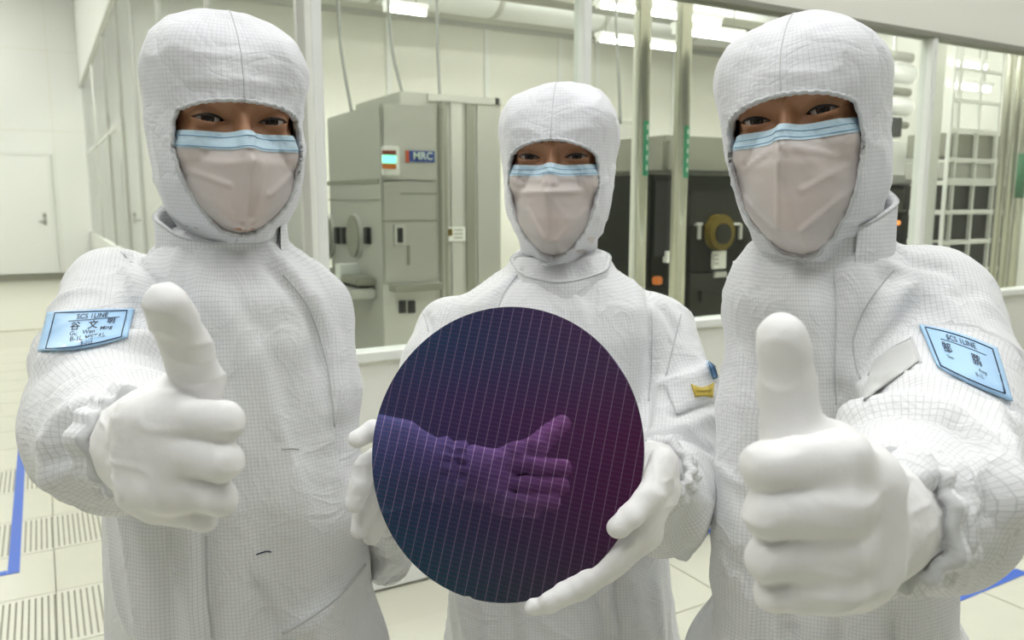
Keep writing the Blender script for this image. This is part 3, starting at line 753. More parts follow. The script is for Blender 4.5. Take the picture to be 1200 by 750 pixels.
def share(name, me, parent, loc=(0, 0, 0), rot=(0, 0, 0)):
    o = bpy.data.objects.new(name, me); COL.objects.link(o); o.parent = parent; o.location = loc; o.rotation_euler = rot; return o
LASH_ME = []; BROW_ME = []
for sd in (-1, 1):
    v, f = lash_vf(sd); o = mesh('eyelash', v, f, M_HAIR); LASH_ME.append(o.data); bpy.data.objects.remove(o)
    v, f = brow_vf(sd); o = mesh('eyebrow', v, f, M_HAIR); BROW_ME.append(o.data); bpy.data.objects.remove(o)

def build_head(person, base, hd):
    R = rotm(hd['yaw'], hd['pitch'], hd['roll']); s = hd['s']
    org = P(*hd['eye']) - R @ np.array([0, -.078, 0]) * s
    def place(o):
        o.matrix_local = Matrix.Translation(Vector(org - base)) @ Matrix(R.tolist()).to_4x4() @ Matrix.Scale(s, 4)
    h = share('head', HEAD_ME, person); place(h)
    gz = R.T @ (CAM - org); gaze = math.atan2(gz[0], -gz[1])
    for i, sd in enumerate((-1, 1)):
        share('eye', EYE_ME, h, (sd * EYX, EYY, EYZ), (-.02, 0, gaze * .9)); share('eyelash', LASH_ME[i], h); share('eyebrow', BROW_ME[i], h)
    # hood
    bot, hw, top = hd['bot'], hd['hw'], hd['top']
    jz = (-bot - .05) + .017
    k_ = hd.get('seed', 1)
    def hood(p):
        d = ell(p, (0, .018, .024), (.0835, .106, .099 + hd.get('crown', 0)))
        q = p.copy(); q[..., 0] = np.abs(q[..., 0])
        d = smin(d, ell(q, (.046, -.008, .060 + hd.get('crown', 0)), (.034, .055, .036)), .03)
        d = smin(d, ell(p, (0, -.006, -.045), (hw + .0155, .094, jz + .003)), .025)
        d = smin(d, seg(p, (0, .03, -.10), (0, .05, -.26), .046, .058), .03)
        return d
    xs = np.array([0, .3, .58, .80, .94, 1.0, .985, .90, .74, .52, .28, 0]); zs = np.array([1, .97, .86, .60, .22, -.18, -.32, -.52, -.70, -.85, -.96, -1])
    if hd.get('arch'): zs[:5] = hd['arch']
    # the opening outline: upper arch up to `top`, long taper down to `bot`
    out = []
    for x_, z_ in zip(xs, zs): out.append((x_ * hw, top * z_ if z_ > 0 else bot * (-z_)))
    out = [np.array([q[0], q[1]]) for q in out]
    fine = densify(out, 8); fine = fine + [np.array([-q[0], q[1]]) for q in fine[-2:0:-1]]
    NA = len(fine); O = np.array([0, .0, -.03])
    st = np.array([[q[0], -.2, q[1]] for q in fine]); D = np.array([0, 1., 0])
    lo = np.zeros(NA); hi = np.full(NA, .22); t0 = np.full(NA, np.nan)
    for t in np.linspace(0, .22, 221):
        ins = (hood(st + D * t) < 0) & np.isnan(t0); t0[ins] = t
    t0 = np.where(np.isnan(t0), .2, t0)
    ring = st + D * t0[:, None]; d0 = ring - O; r0 = np.linalg.norm(d0, axis=1); d0 = d0 / r0[:, None]
    pole = np.array([0, .97, .25]); pole /= np.linalg.norm(pole)
    om = np.arccos(np.clip(d0 @ pole, -1, 1))
    NS = 70; rings = []; 
    for si in np.linspace(0, .985, NS) ** 1.15:
        dd = (np.sin((1 - si) * om)[:, None] * d0 + np.sin(si * om)[:, None] * pole) / np.sin(om)[:, None]
        rings.append(dd / np.linalg.norm(dd, axis=1)[:, None])
    DD = np.stack(rings, 1)                        # NA, NS, 3
    V = ray_surface(hood, O, DD, .42)
    # cloth folds: soft dents, puckers along the hem
    nn = vnoise(V * np.array([22, 22, 14]) + k_ * 7, k_) * .0045 + vnoise(V * 48 + k_, k_ + 3) * .0015
    nn += ridge(V * np.array([26, 26, 40]) + k_ * 3, k_ + 5) * .0022
    puck = np.sin(np.arange(NA) / NA * 2 * math.pi * 46 + vnoise(np.stack([np.arange(NA) * .1] * 3, -1), 4) * 3)[:, None] * np.exp(-np.arange(NS) / 4.0)[None] * .0009
    zc = V[..., 2]
    nn = nn * np.clip((np.arange(NS)[None] + 1) / 6, .25, 1) + puck
    low = np.clip((-.09 - zc) / .04, 0, 1)
    nn += low * np.sin(zc * 260 + V[..., 0] * 60) * .003
    V = V + DD * nn[..., None]
    # turned-in hem
    hem_in = V[:, 0] - d0 * .004 ; hem_in2 = V[:, 0] * 1.0 + (O - V[:, 0]) * .035 + np.array([0, .012, 0])
    VV = np.concatenate([hem_in2[:, None], hem_in[:, None] * .5 + V[:, :1][:, 0][:, None] * .5 if False else hem_in[:, None], V], 1)
    v, f = grid_mesh(VV, True)
    o = mesh('hood', v, f[:, ::-1], M_HOOD, person); place(o)
    nv = VV.shape[1]
    uvp = np.stack([np.arctan2(VV[..., 0], -(VV[..., 1] - .02)) * .085, VV[..., 2] * 1.0], -1).reshape(-1, 2)
    ff = f[:, ::-1]; uc = uvp[ff]; spn = uc[..., 0].max(1) - uc[..., 0].min(1); big = spn > .2
    uc[big, :, 0] = np.where(uc[big, :, 0] < 0, uc[big, :, 0] + 2 * math.pi * .085, uc[big, :, 0])
    set_uv(o, ff, uc)
    # hem cord and centre seam
    hp = (V[:, 0] + V[:, 1] * 0) ; hp = np.concatenate([hp, hp[:1]])
    tube('hem', hp, .0022, M_HEM, o, 6)
    i0 = int(np.argmin(np.abs(np.array([q[0] for q in fine])) + (np.array([q[1] for q in fine]) < 0) * 9))
    tube('seam', V[i0, 1:48] + DD[i0, 1:48] * .0002, .0008, M_SEAM, o, 6)
    if hd.get('tie'):
        ib = int(np.argmin([q[1] for q in fine])); c_ = V[ib, 0] + d0[ib] * .004
        tube('tie_knot', [c_ + np.array([-.006, 0, .001]), c_, c_ + np.array([.006, 0, -.001])], np.array([.003, .0055, .003]), M_HEM, o, 10)
        tube('tie_end', [c_, c_ + np.array([-.010, -.003, -.006]), c_ + np.array([-.016, -.002, -.004])], np.array([.003, .0028, .0018]), M_HEM, o, 8)
        tube('tie_end', [c_, c_ + np.array([.010, -.003, .006]), c_ + np.array([.018, -.001, .011])], np.array([.003, .003, .0018]), M_HEM, o, 8)
    # mask
    NU, NV = 61, 49
    U = np.linspace(-1, 1, NU); W = np.linspace(0, 1, NV)
    prof_v = [0, .12, .25, .5, .7, .85, .95, 1.0]; prof_y = [-.0895, -.105, -.1135, -.1135, -.107, -.094, -.080, -.070]
    Mv = np.zeros((NU, NV, 3)); ztop = hd.get('mtop', -.0145)
    for i, u in enumerate(U):
        zt_ = ztop + .004 * math.exp(-(u / .16) ** 2) + .003 * abs(u)
        for j, w_ in enumerate(W):
            z = zt_ + (bot - .016 - zt_) * w_
            half = hw * (1.10 - .0 * w_) * math.sqrt(max(1 - max(0, (w_ - .28) / .74) ** 2.1, 0.09))
            if w_ < .3: half = hw * 1.10
            x_ = u * half
            yc = np.interp(w_, prof_v, prof_y)
            y_ = yc + (.066 * (abs(x_) / hw) ** 1.75) * (1 + .12 * w_)
            y_ -= .0065 * math.exp(-(x_ / .011) ** 2) * math.exp(-((w_ - .18) / .2) ** 2)
            Mv[i, j] = (x_, y_, z)
    pn = np.stack([Mv[..., 0], Mv[..., 2], np.full(Mv.shape[:2], k_ * 3.1)], -1)
    dsp = vnoise(pn * 60, 3) * .0012 + ridge(pn * np.array([38, 55, 1]) + k_, 6) * .0011 + ridge(np.stack([Mv[..., 0] * 40 + Mv[..., 2] * 30, Mv[..., 2] * 22, pn[..., 2]], -1), 8) * .0012
    for (ax_, az, bx_, bz, am, wd) in hd['mfolds']:
        a = np.array([ax_, az]); b2 = np.array([bx_, bz]); ab = b2 - a; q = Mv[..., [0, 2]] - a
        t = np.clip((q @ ab) / (ab @ ab), 0, 1); dist = np.linalg.norm(q - t[..., None] * ab, axis=-1)
        dsp += am * np.exp(-(dist / wd) ** 2)
    Mv[..., 1] -= dsp
    yh = np.full(Mv.shape[:2], .02); gs = np.stack([Mv[..., 0], np.full(Mv.shape[:2], -.2), Mv[..., 2]], -1); fnd = np.zeros(Mv.shape[:2], bool)
    for t in np.linspace(0, .22, 111):
        ins = (hood(gs + D * t) < 0) & ~fnd; yh[ins] = -.2 + t; fnd |= ins
    pol = np.array(fine); nxt = np.roll(pol, -1, 0); q2 = Mv[..., [0, 2]].reshape(-1, 2)
    dd_ = np.full(len(q2), 9.); cr2 = np.zeros(len(q2), bool)
    for a, b2 in zip(pol, nxt):
        ab = b2 - a; t = np.clip((q2 - a) @ ab / (ab @ ab + 1e-12), 0, 1); dd_ = np.minimum(dd_, np.linalg.norm(q2 - a - t[:, None] * ab, axis=1))
        c_ = ((a[1] > q2[:, 1]) != (b2[1] > q2[:, 1])); xx_ = a[0] + (q2[:, 1] - a[1]) * (b2[0] - a[0]) / (b2[1] - a[1] + 1e-12); cr2 ^= c_ & (q2[:, 0] < xx_)
    din = np.where(cr2, dd_, -dd_).reshape(Mv.shape[:2])
    Mv[..., 1] = np.maximum(Mv[..., 1], yh + .0045 - 1.7 * np.clip(din, -.004, 1))
    # keep the tissue clear of the face and tucked behind the hood edge
    for yy_ in range(40):
        bad = head_sdf(Mv + np.array([0, .0055, 0])) < 0; Mv[..., 1] = np.where(bad, Mv[..., 1] - .002, Mv[..., 1])
    v, f = grid_mesh(Mv); mk = mesh('face_mask', v, f, M_MASK, person); place(mk)
    nb = max(3, int(round(NV * hd.get('band', .15))))
    Bv = Mv[:, :nb].copy(); Bv[..., 1] -= .0011
    v, f = grid_mesh(Bv); bo = mesh('mask_band', v, f, M_BAND, mk)
    for jj in (2, nb - 2): tube('band_stitch', Bv[:, jj] + np.array([0, -.0006, 0]), .0005, M_STITCH, bo, 5)
    return R, org, s

def build_person(label, Yt, secs, arms, legs_dx, hd, yaw, bratio, folds, collar, seed, hfloor=0.0):
    c0 = P(secs[len(secs) // 2][1], secs[len(secs) // 2][0], Yt); base = np.array([c0[0], c0[1], 0.0])
    wl = to_room(base); pr = empty('person', wl, -YAW); tag(pr, label, 'person', None)
    # torso sections, top to bottom
    Z = []; CX = []; A = []; B = []
    for py, cx, hp, bb in secs:
        q = P(cx, py, Yt); Z.append(q[2]); CX.append(q[0]); A.append(hp * mpp(py, Yt)); B.append(bb)
    o_ = np.argsort(Z); Z, CX, A, B = [np.array(t)[o_] for t in (Z, CX, A, B)]
    zc = Z[0]
    ya = math.radians(yaw); ca, sa = math.cos(ya), math.sin(ya)
    def tcoord(p):
        z = p[..., 2]; cx = np.interp(z, Z, CX); x = p[..., 0] - cx; y = p[..., 1] - base[1]
        return x * ca + y * sa, -x * sa + y * ca, np.interp(z, Z, A), np.interp(z, Z, B)
    def torso(p):
        x, y, a, b2 = tcoord(p); n = 2.3
        q = (np.abs(x / a) ** n + np.abs(y / b2) ** n) ** (1 / n)
        d = (q - 1) * np.minimum(a, b2) * .9
        return np.maximum(d, np.maximum(p[..., 2] - Z[-1], zc - p[..., 2]))
    chains = [[(P(px, py, Y), r * mpp(py, Y)) for px, py, Y, r in ar] for ar in arms]
    hipz = zc + .08
    legs = []
    for sd in (-1, 1):
        dx = np.array([ca, sa, 0]) * sd
        hip = base + dx * .085 + np.array([CX[0] - base[0], 0, hipz])
        kn = base + dx * .105 + np.array([CX[0] - base[0], -.02, .46]); an = base + dx * .115 + np.array([CX[0] - base[0], .0, .13])
        legs.append([(hip, .108), (kn, .088), (an, .075)])
    def body(p):
        d = torso(p)
        for ch in chains:
            e_ = None
            for (a, ra), (b2, rb) in zip(ch[:-1], ch[1:]):
                q = seg(p, a, b2, ra, rb); e_ = q if e_ is None else smin(e_, q, .015)
            d = smin(d, e_, .022)
        for lg in legs:
            e_ = None
            for (a, ra), (b2, rb) in zip(lg[:-1], lg[1:]):
                q = seg(p, a, b2, ra, rb); e_ = q if e_ is None else smin(e_, q, .02)
            d = smin(d, e_, .04)
        return d
    pts = np.array([q for ch in chains for q, r in ch] + [q for lg in legs for q, r in lg] + [[CX.min() - A.max(), base[1] - .2, zc], [CX.max() + A.max(), base[1] + .2, Z[-1]]])
    lo = pts.min(0) - .12; hi = pts.max(0) + .12; lo[2] = .04
    v, f = surfnet(body, lo, hi, .0065)
    n = vnormals(v, f)
    bvh = BVHTree.FromPolygons(v.tolist(), f.tolist())
    camv = Vector(CAM)
    def proj(px, py, b=None):
        d_ = Vector(rdir(px, py)).normalized(); h = (b or bvh).ray_cast(camv, d_)
        return (np.array(h[0]), np.array(h[1])) if h[0] is not None else (None, None)
    # region coordinates for the cloth grid and the folds
    def limb_uv(p, ch):
        best = np.full(len(p), 9.); U_ = np.zeros(len(p)); V_ = np.zeros(len(p)); acc = 0; rm = np.mean([r for q, r in ch])
        for (a, ra), (b2, rb) in zip(ch[:-1], ch[1:]):
            ab = b2 - a; L_ = np.linalg.norm(ab); ax_ = ab / L_; t = np.clip((p - a) @ ab / (L_ * L_), 0, 1)
            rel = p - a - t[:, None] * ab; d_ = np.linalg.norm(rel, axis=1) - (ra + (rb - ra) * t)
            e1 = np.cross(ax_, [0.3, 1, .2]); e1 /= np.linalg.norm(e1); e2 = np.cross(ax_, e1)
            g = np.arctan2(rel @ e2, rel @ e1); w_ = d_ < best
            best = np.where(w_, d_, best); U_ = np.where(w_, g * rm, U_); V_ = np.where(w_, acc + ((p - a) @ ax_), V_); acc += L_
        return best, U_, V_, rm
    regs = []
    x, y, a, b2 = tcoord(v); th = np.arctan2(x / a, -y / b2)
    regs.append((torso(v) - .004, th * .175, v[:, 2], .175))
    for ch in chains + legs: regs.append(limb_uv(v, ch))
    dist = np.stack([r[0] for r in regs]); wgt = np.exp(-np.clip(dist, 0, .2) / .012); wgt /= wgt.sum(0)
    disp = np.zeros(len(v))
    for i, (d_, u_, v_, rm) in enumerate(regs):
        if i == 0:
            dd = vnoise(np.stack([u_ * 16, v_ * 6, u_ * 0 + seed], -1), seed) * .006 + ridge(np.stack([u_ * 20 + v_ * 6, v_ * 6, u_ * 0], -1), seed + 1) * .0055
        elif i <= len(chains):
            dd = vnoise(np.stack([u_ * 10, v_ * 18, u_ * 0 + seed + i], -1), seed + 2) * .005 + ridge(np.stack([u_ * 7 + v_ * 5, v_ * 20 + u_ * 4, u_ * 0 + i], -1), seed + 4) * .0048
        else: dd = vnoise(np.stack([u_ * 12, v_ * 7, u_ * 0 + seed], -1), seed) * .008
        disp += wgt[i] * dd
    for pl, amp, wd in folds:
        q = [proj(*t)[0] for t in densify(pl, 5)]; q = [t for t in q if t is not None]
        if len(q) > 1:
            disp += 1.15 * amp * np.exp(-(pline_dist(v, np.array(q)) / wd) ** 2)
    v2 = v + n * disp[:, None]
    suit = mesh('coverall', v2 - base, f, M_SUIT, pr)
    reg_f = np.argmin(np.stack([dist[i][f].mean(1) for i in range(len(regs))]), 0)
    uc = np.zeros((len(f), 4, 2))
    for i, (d_, u_, v_, rm) in enumerate(regs):
        s_ = reg_f == i; uu = u_[f[s_]]; per = 2 * math.pi * rm
        big = (uu.max(1) - uu.min(1)) > per / 2; uu[big] = np.where(uu[big] < 0, uu[big] + per, uu[big])
        uc[s_, :, 0] = uu; uc[s_, :, 1] = v_[f[s_]]
    set_uv(suit, f, uc)
    bvh2 = BVHTree.FromPolygons(v2.tolist(), f.tolist())
    pr2 = lambda px, py: proj(px, py, bvh2)
    # boots
    for lg in legs:
        an = lg[-1][0] - base
        bv, bf = surfnet(lambda p: smin(seg(p, (0, 0, .16), (0, .01, .06), .068, .058), smax(ell(p, (0, -.07, .045), (.055, .13, .06)), -p[..., 2] + .012, .01), .03), (-.09, -.22, 0), (.09, .1, .26), .009)
        b_o = mesh('boot', bv + np.array([an[0], an[1], 0]), bf, M_BOOT, pr)
        V = []; ff = []; nn_ = 28
        for s in (0, 1):
            for j in range(nn_):
                g = 2 * math.pi * j / nn_; V.append((an[0] + .056 * math.cos(g), an[1] - .055 + .13 * math.sin(g), .002 + s * .014))
        for j in range(nn_): ff.append((j, (j + 1) % nn_, nn_ + (j + 1) % nn_, nn_ + j))
        ff.append(tuple(range(nn_))[::-1]); ff.append(tuple(range(nn_, 2 * nn_)))
        mesh('sole', V, ff, M_SOLE, b_o, False)
    R, org, s = build_head(pr, base, hd)
    # collar: standing band, higher at the nape
    cx, cyy, Yc, rx, hf, hb, cyaw, flap = collar
    cc = P(cx, cyy, Yc); rxm = rx * mpp(cyy, Yc)
    NPH = 96; pv = np.zeros((NPH, 8, 3)); g0 = math.radians(flap)
    for i in range(NPH):
        g = g0 + 2 * math.pi * i / (NPH - 1)                      # 0 = front
        back = (1 - math.cos(g)) / 2; top_ = hf + (hb - hf) * back ** .8
        spir = .006 * (1 - i / (NPH - 1))
        for j, (k, ro) in enumerate(((-.8, .010), (.0, .006), (.35, .003), (.75, .002), (1., .002), (1.03, -.002), (.95, -.006), (-.2, -.006))):
            rad = rxm + ro + spir + .0022 * math.sin(g * 7 + k * 2 + seed) * (k > 0)
            xx, yy = math.sin(g) * rad, -math.cos(g) * rad * .98
            ca2, sa2 = math.cos(math.radians(cyaw)), math.sin(math.radians(cyaw))
            pv[i, j] = cc + np.array([xx * ca2 - yy * sa2, xx * sa2 + yy * ca2, top_ * k + .012 * back])
    cv, cf = grid_mesh(pv); col = mesh('collar', cv - base, cf, M_SUIT, pr)
    uvp = np.zeros((NPH, 8, 2)); uvp[..., 0] = (np.arange(NPH) / (NPH - 1) * 2 * math.pi * rxm)[:, None]; uvp[..., 1] = pv[..., 2]
    set_uv(col, cf, uvp.reshape(-1, 2)[cf])
    tube('collar_stitch', pv[:, 4] - base, .0013, M_SEAM, col, 5)
    return pr, base, pr2, suit, chains

def seam(person, base, proj, pts, r=.0011, m=None, name='seam', off=.0004, par=None):
    q = []
    for t in densify(pts, 6):
        h, n = proj(*t)
        if h is not None: q.append(h + n * off - base)
    runs = [[]]
    for t in q:                                            # a seam stops where the cloth it lies on ends
        if runs[-1] and np.linalg.norm(t - runs[-1][-1]) > .022: runs.append([])
        runs[-1].append(t)
    best = max(runs, key=len)
    if len(best) > 2: return tube(name, best, r, m or M_SEAM, par or person, 6)
def bil(quad, u, v_):
    a, b_, c, d_ = [np.array(t, float) for t in quad]      # TL TR BR BL ; v_ down
    return a * (1 - u) * (1 - v_) + b_ * u * (1 - v_) + c * u * v_ + d_ * (1 - u) * v_
def patch(name, person, base, proj, quad, m, off=.002, n=(26, 14), curve=0, th=.0012, warp=None):
    V = np.zeros((n[0], n[1], 3)); W_ = np.zeros_like(V)
    for i in range(n[0]):
        for j in range(n[1]):
            u, w_ = i / (n[0] - 1), j / (n[1] - 1)
            q = bil(quad, u, w_)
            if warp: q = q + warp(u, w_)
            h, nn = proj(*q)
            if h is None: h, nn = (V[i, j - 1] + base, np.array([0, -1, 0.])) if j else (V[i - 1, j] + base, np.array([0, -1, 0.]))
            d_ = CAM - h; d_ /= np.linalg.norm(d_); nn = nn + d_; nn /= np.linalg.norm(nn)
            V[i, j] = h + nn * off - base; W_[i, j] = h + nn * (off - th) - base
    V0 = V.copy(); cl = CAM - base
    # gentle smoothing keeps the stiff badge from following every crinkle
    for _ in range(6):
        X = V.copy(); X[1:-1] = (V[:-2] + V[2:] + 2 * V[1:-1]) / 4; Y_ = X.copy(); Y_[:, 1:-1] = (X[:, :-2] + X[:, 2:] + 2 * X[:, 1:-1]) / 4; V = Y_
    dv = np.linalg.norm(V - cl, axis=-1); d0_ = np.linalg.norm(V0 - cl, axis=-1)
    V = cl + (V - cl) * ((np.minimum(dv, d0_) - .0015) / dv)[..., None]
    v, f = grid_mesh(V); nv = len(v)
    v2 = np.concatenate([v, W_.reshape(-1, 3)]); f2 = [tuple(t) for t in f] + [tuple(t[::-1] + nv) for t in f]
    I = np.arange(nv).reshape(n); bd = list(I[:, 0]) + list(I[-1, 1:]) + list(I[-2::-1, -1]) + list(I[0, -2:0:-1])
    for a, b_ in zip(bd, bd[1:] + bd[:1]): f2.append((a, a + nv, b_ + nv, b_))
    o = mesh(name, v2, f2, m, person); 
    def at(u, w_, o2=.0019):
        x_ = np.clip(u, 0, 1) * (n[0] - 1); y_ = np.clip(w_, 0, 1) * (n[1] - 1); i = min(int(x_), n[0] - 2); j = min(int(y_), n[1] - 2); fx, fy = x_ - i, y_ - j
        q = V[i, j] * (1 - fx) * (1 - fy) + V[i + 1, j] * fx * (1 - fy) + V[i, j + 1] * (1 - fx) * fy + V[i + 1, j + 1] * fx * fy
        d_ = (CAM - base) - q; return q + d_ / np.linalg.norm(d_) * o2
    return o, at
def badge(person, base, proj, quad, lines, rules, aspect, warp=None, frame=(.09, .04, .92, .95)):
    o, at = patch('name_badge', person, base, proj, quad, M_BADGE, .0025, warp=warp)
    o['label'] = 'pale blue sleeve name badge'
    x0, y0, x1, y1 = frame
    fr_ = [(x0, y0), (x1, y0 + .02), (x1, y1 - .03), (x0, y1), (x0, y0)]
    for (a, b_) in zip(fr_[:-1], fr_[1:]): tube('badge_rule', [at(*(np.array(a) + (np.array(b_) - np.array(a)) * t)) for t in np.linspace(0, 1, 14)], .0006, M_INK, o, 5)
    for (xa, ya, xb, yb) in rules: tube('badge_rule', [at(xa + (xb - xa) * t, ya + (yb - ya) * t) for t in np.linspace(0, 1, 12)], .0004, M_INK, o, 5)
    for s, cx, cy2, size, wx in lines:
        v, f = text_vf(s, size)
        if len(v): mesh('badge_print', [at(cx + q[0] * (wx / 2) / aspect, cy2 - q[1]) for q in v], f, M_INK, o, False)
    return o

def build_hand(person, base, fingers, blobs, name='glove', h=.0019, seed=1, kf=.0045, kp=.012):
    fs = [[(P(px, py, Y), r * mpp(py, Y)) for px, py, Y, r in ch] for ch in fingers]
    bs = [[(P(px, py, Y), r * mpp(py, Y)) for px, py, Y, r in ch] for ch in blobs]
    def fn(p):
        d = None
        for ch in bs:
            for (a, ra), (b_, rb) in zip(ch[:-1], ch[1:]):
                q = seg(p, a, b_, ra, rb); d = q if d is None else smin(d, q, kp)
        fd_ = None
        for ch in fs:
            e_ = None
            for (a, ra), (b_, rb) in zip(ch[:-1], ch[1:]):
                q = seg(p, a, b_, ra, rb); e_ = q if e_ is None else smin(e_, q, .004)
            fd_ = e_ if fd_ is None else smin(fd_, e_, kf)
        return smin(d, fd_, .008)
    al = np.array([q for ch in fs + bs for q, r in ch]); rm = max(r for ch in fs + bs for q, r in ch) + .008
    v, f = surfnet(fn, al.min(0) - rm, al.max(0) + rm, h); n = vnormals(v, f)
    v = v + n * (vnoise(v * 90, seed) * .0006 + ridge(v * np.array([40, 40, 75]), seed + 2) * .0014)[:, None]
    return mesh(name, v - base, f, M_GLOVE, person)
def cuff(person, base, c, ax_, r, ln, seed, n=110, wav=13, flare=1.12):
    c = np.array(c); ax_ = np.array(ax_) / np.linalg.norm(ax_); e1 = np.cross(ax_, [.2, .1, 1.]); e1 /= np.linalg.norm(e1); e2 = np.cross(ax_, e1)
    prof = [(-.9, .90, 0), (-.6, 1.06, .5), (-.25, flare, .9), (0., 1.0, 1.), (.15, .93, .6), (.35, 1.0, 1.1), (.62, 1.03, 1.2), (.8, .98, 1.), (.8, .80, .8), (.3, .70, .4)]
    V = np.zeros((n, len(prof), 3))
    for i in range(n):
        g = 2 * math.pi * i / n; wv = math.sin(g * wav + 1.7 * math.sin(g * 3 + seed)) * .055 + math.sin(g * 5 + seed) * .035
        for j, (s, k, wk) in enumerate(prof):
            V[i, j] = c + ax_ * ln * (s + .1 * math.sin(g * 4 + seed) * wk) + (e1 * math.cos(g) + e2 * math.sin(g)) * r * (k + wv * wk)
    v, f = grid_mesh(V, True); o = mesh('cuff', v - base, f, M_SUIT, person)
    uvp = np.zeros((n, len(prof), 2)); uvp[..., 0] = (np.arange(n) / n * 2 * math.pi * r)[:, None]; uvp[..., 1] = (np.array([p[0] for p in prof]) * ln)[None]
    uc = uvp.reshape(-1, 2)[f]; big = (uc[..., 0].max(1) - uc[..., 0].min(1)) > r; uc[big, :, 0] = np.where(uc[big, :, 0] < r, uc[big, :, 0] + 2 * math.pi * r, uc[big, :, 0]); set_uv(o, f, uc)
    return o

# ------------------------------------------------------------------ wafer
WC = P(585.5, 526.5, .82); wa, we_ = math.radians(22.5), math.radians(19.8)
wn = np.array([-math.sin(wa) * math.cos(we_), -math.cos(wa) * math.cos(we_), math.sin(we_)])
wx_ = np.cross([0, 0, 1.], -wn); wx_ = wx_ / np.linalg.norm(wx_) ; wx_ = -wx_ if wx_[0] < 0 else wx_
wy_ = np.cross(wn, wx_); wy_ = wy_ if wy_[2] > 0 else -wy_
WROLL = math.radians(-4.5)
wx2 = wx_ * math.cos(WROLL) + wy_ * math.sin(WROLL); wy2 = -wx_ * math.sin(WROLL) + wy_ * math.cos(WROLL)
WR = .153
def rim(deg, out=0., nrm=0.):           # point near the wafer rim, camera-yaw coordinates
    g = math.radians(deg); return WC + (wx_ * math.cos(g) + wy_ * math.sin(g)) * (WR + out) + wn * nrm
bm = bmesh.new(); NW = 160; V = []
for (rr_, zz_) in ((WR - .0006, .0008), (WR, .0003), (WR, -.0003), (WR - .0006, -.0008)):
    ringv = []
    for j in range(NW):
        g = 2 * math.pi * j / NW; rj = rr_ - (.0016 if j == 120 else 0)
        ringv.append(bm.verts.new((rj * math.cos(g), rj * math.sin(g), zz_)))
    V.append(ringv)
bm.faces.new(V[0]); bm.faces.new(V[3][::-1])
for a in range(3):
    for j in range(NW):
        fc = bm.faces.new((V[a][j], V[a + 1][j], V[a + 1][(j + 1) % NW], V[a][(j + 1) % NW])); fc.material_index = 1
me = bpy.data.meshes.new('wafer'); bm.to_mesh(me); bm.free()
wo = link('silicon_wafer', me, M_WAFER); me.materials.append(M_WEDGE)
RM = Matrix((to_room(wx2), to_room(wy2), to_room(wn))).transposed()
if RM.determinant() < 0: RM = Matrix((to_room(wx2), to_room(wy2), to_room(np.cross(wx2, wy2)))).transposed()
wo.matrix_world = Matrix.Translation(Vector(to_room(WC))) @ RM.to_4x4()
tag(wo, 'round dark purple silicon wafer with printed die grid, held by centre person', 'wafer')

# ------------------------------------------------------------------ person 1 (left, thumbs up with badge)
arm_r = [(138, 352, 1.06, 62), (130, 430, .95, 76), (124, 502, .81, 86), (140, 512, .71, 84), (166, 515, .64, 56)]
arm_l = [(372, 362, 1.06, 40), (378, 460, 1.03, 44), (376, 600, 1.02, 44), (362, 720, 1.02, 40), (352, 800, 1.03, 34)]
secs = [(268, 262, 58, .070), (292, 263, 78, .085), (312, 266, 104, .105), (340, 266, 120, .125), (400, 268, 122, .135), (480, 274, 132, .138), (560, 279, 142, .14), (650, 283, 146, .145), (750, 290, 146, .15), (850, 292, 142, .15)]
f1 = [([(150, 298), (168, 318), (182, 340)], -.007, .006), ([(140, 300), (155, 320), (165, 345)], .005, .012),
      ([(60, 428), (110, 412), (160, 402), (182, 408)], .011, .014), ([(150, 384), (172, 398), (195, 408)], -.006, .008), ([(48, 470), (80, 440), (120, 425)], -.006, .009),
      ([(60, 520), (80, 490), (120, 470)], .008, .012), ([(60, 560), (95, 545), (125, 555)], .008, .012), ([(75, 540), (110, 520)], -.006, .007),
      ([(212, 305), (250, 345), (292, 410), (322, 500), (335, 620)], .006, .022), ([(235, 310), (270, 345), (310, 400), (340, 480)], -.004, .012),
      ([(315, 315), (345, 345), (370, 395), (384, 470)], -.005, .009), ([(330, 310), (362, 345), (390, 400), (400, 480)], .006, .014),
      ([(240, 600), (242, 680), (248, 760)], -.012, .010), ([(228, 600), (228, 680), (234, 760)], .008, .016), ([(272, 600), (276, 680), (285, 760)], .006, .02),
      ([(300, 690), (322, 735), (330, 760)], -.006, .008), ([(352, 560), (356, 650), (366, 740)], .005, .02), ([(330, 745), (380, 715), (430, 660)], .007, .012),
      ([(170, 630), (172, 700), (178, 760)], .006, .02), ([(200, 630), (203, 700), (208, 760)], -.005, .012)]
p1, b1, j1, s1, ch1 = build_person('person in white cleanroom suit giving thumbs up, blue badge with three characters', 1.05, secs, [arm_r, arm_l], .1,
    dict(eye=(284, 141, .935), yaw=29, pitch=2, roll=1, s=1.09, bot=-.119, hw=.0655, top=.0185, seed=1, band=.17, mfolds=[(-.055, -.052, -.02, -.066, .003, .0026), (.002, -.04, -.004, -.10, .003, .0026), (.02, -.04, .004, -.095, .002, .0026), (.05, -.055, .02, -.075, .003, .0034), (-.04, -.075, -.012, -.1, .0025, .0026)]),
    12, .13, f1, (262, 316, 1.035, 66, .038, .088, 14, 66), 3)
seam(p1, b1, j1, [(142, 296), (158, 312), (176, 334)]); seam(p1, b1, j1, [(332, 322), (362, 362), (384, 430), (392, 500)])
seam(p1, b1, j1, [(242, 628), (243, 690), (249, 748)], .0014); seam(p1, b1, j1, [(332, 742), (365, 722), (400, 695), (428, 662)], .0022, None, 'waist_elastic')
seam(p1, b1, j1, [(300, 650), (312, 646), (318, 647)], .0008, M_INK, 'loose_thread'); seam(p1, b1, j1, [(330, 527), (342, 526), (350, 527)], .0006, M_JOINT, 'loose_thread')
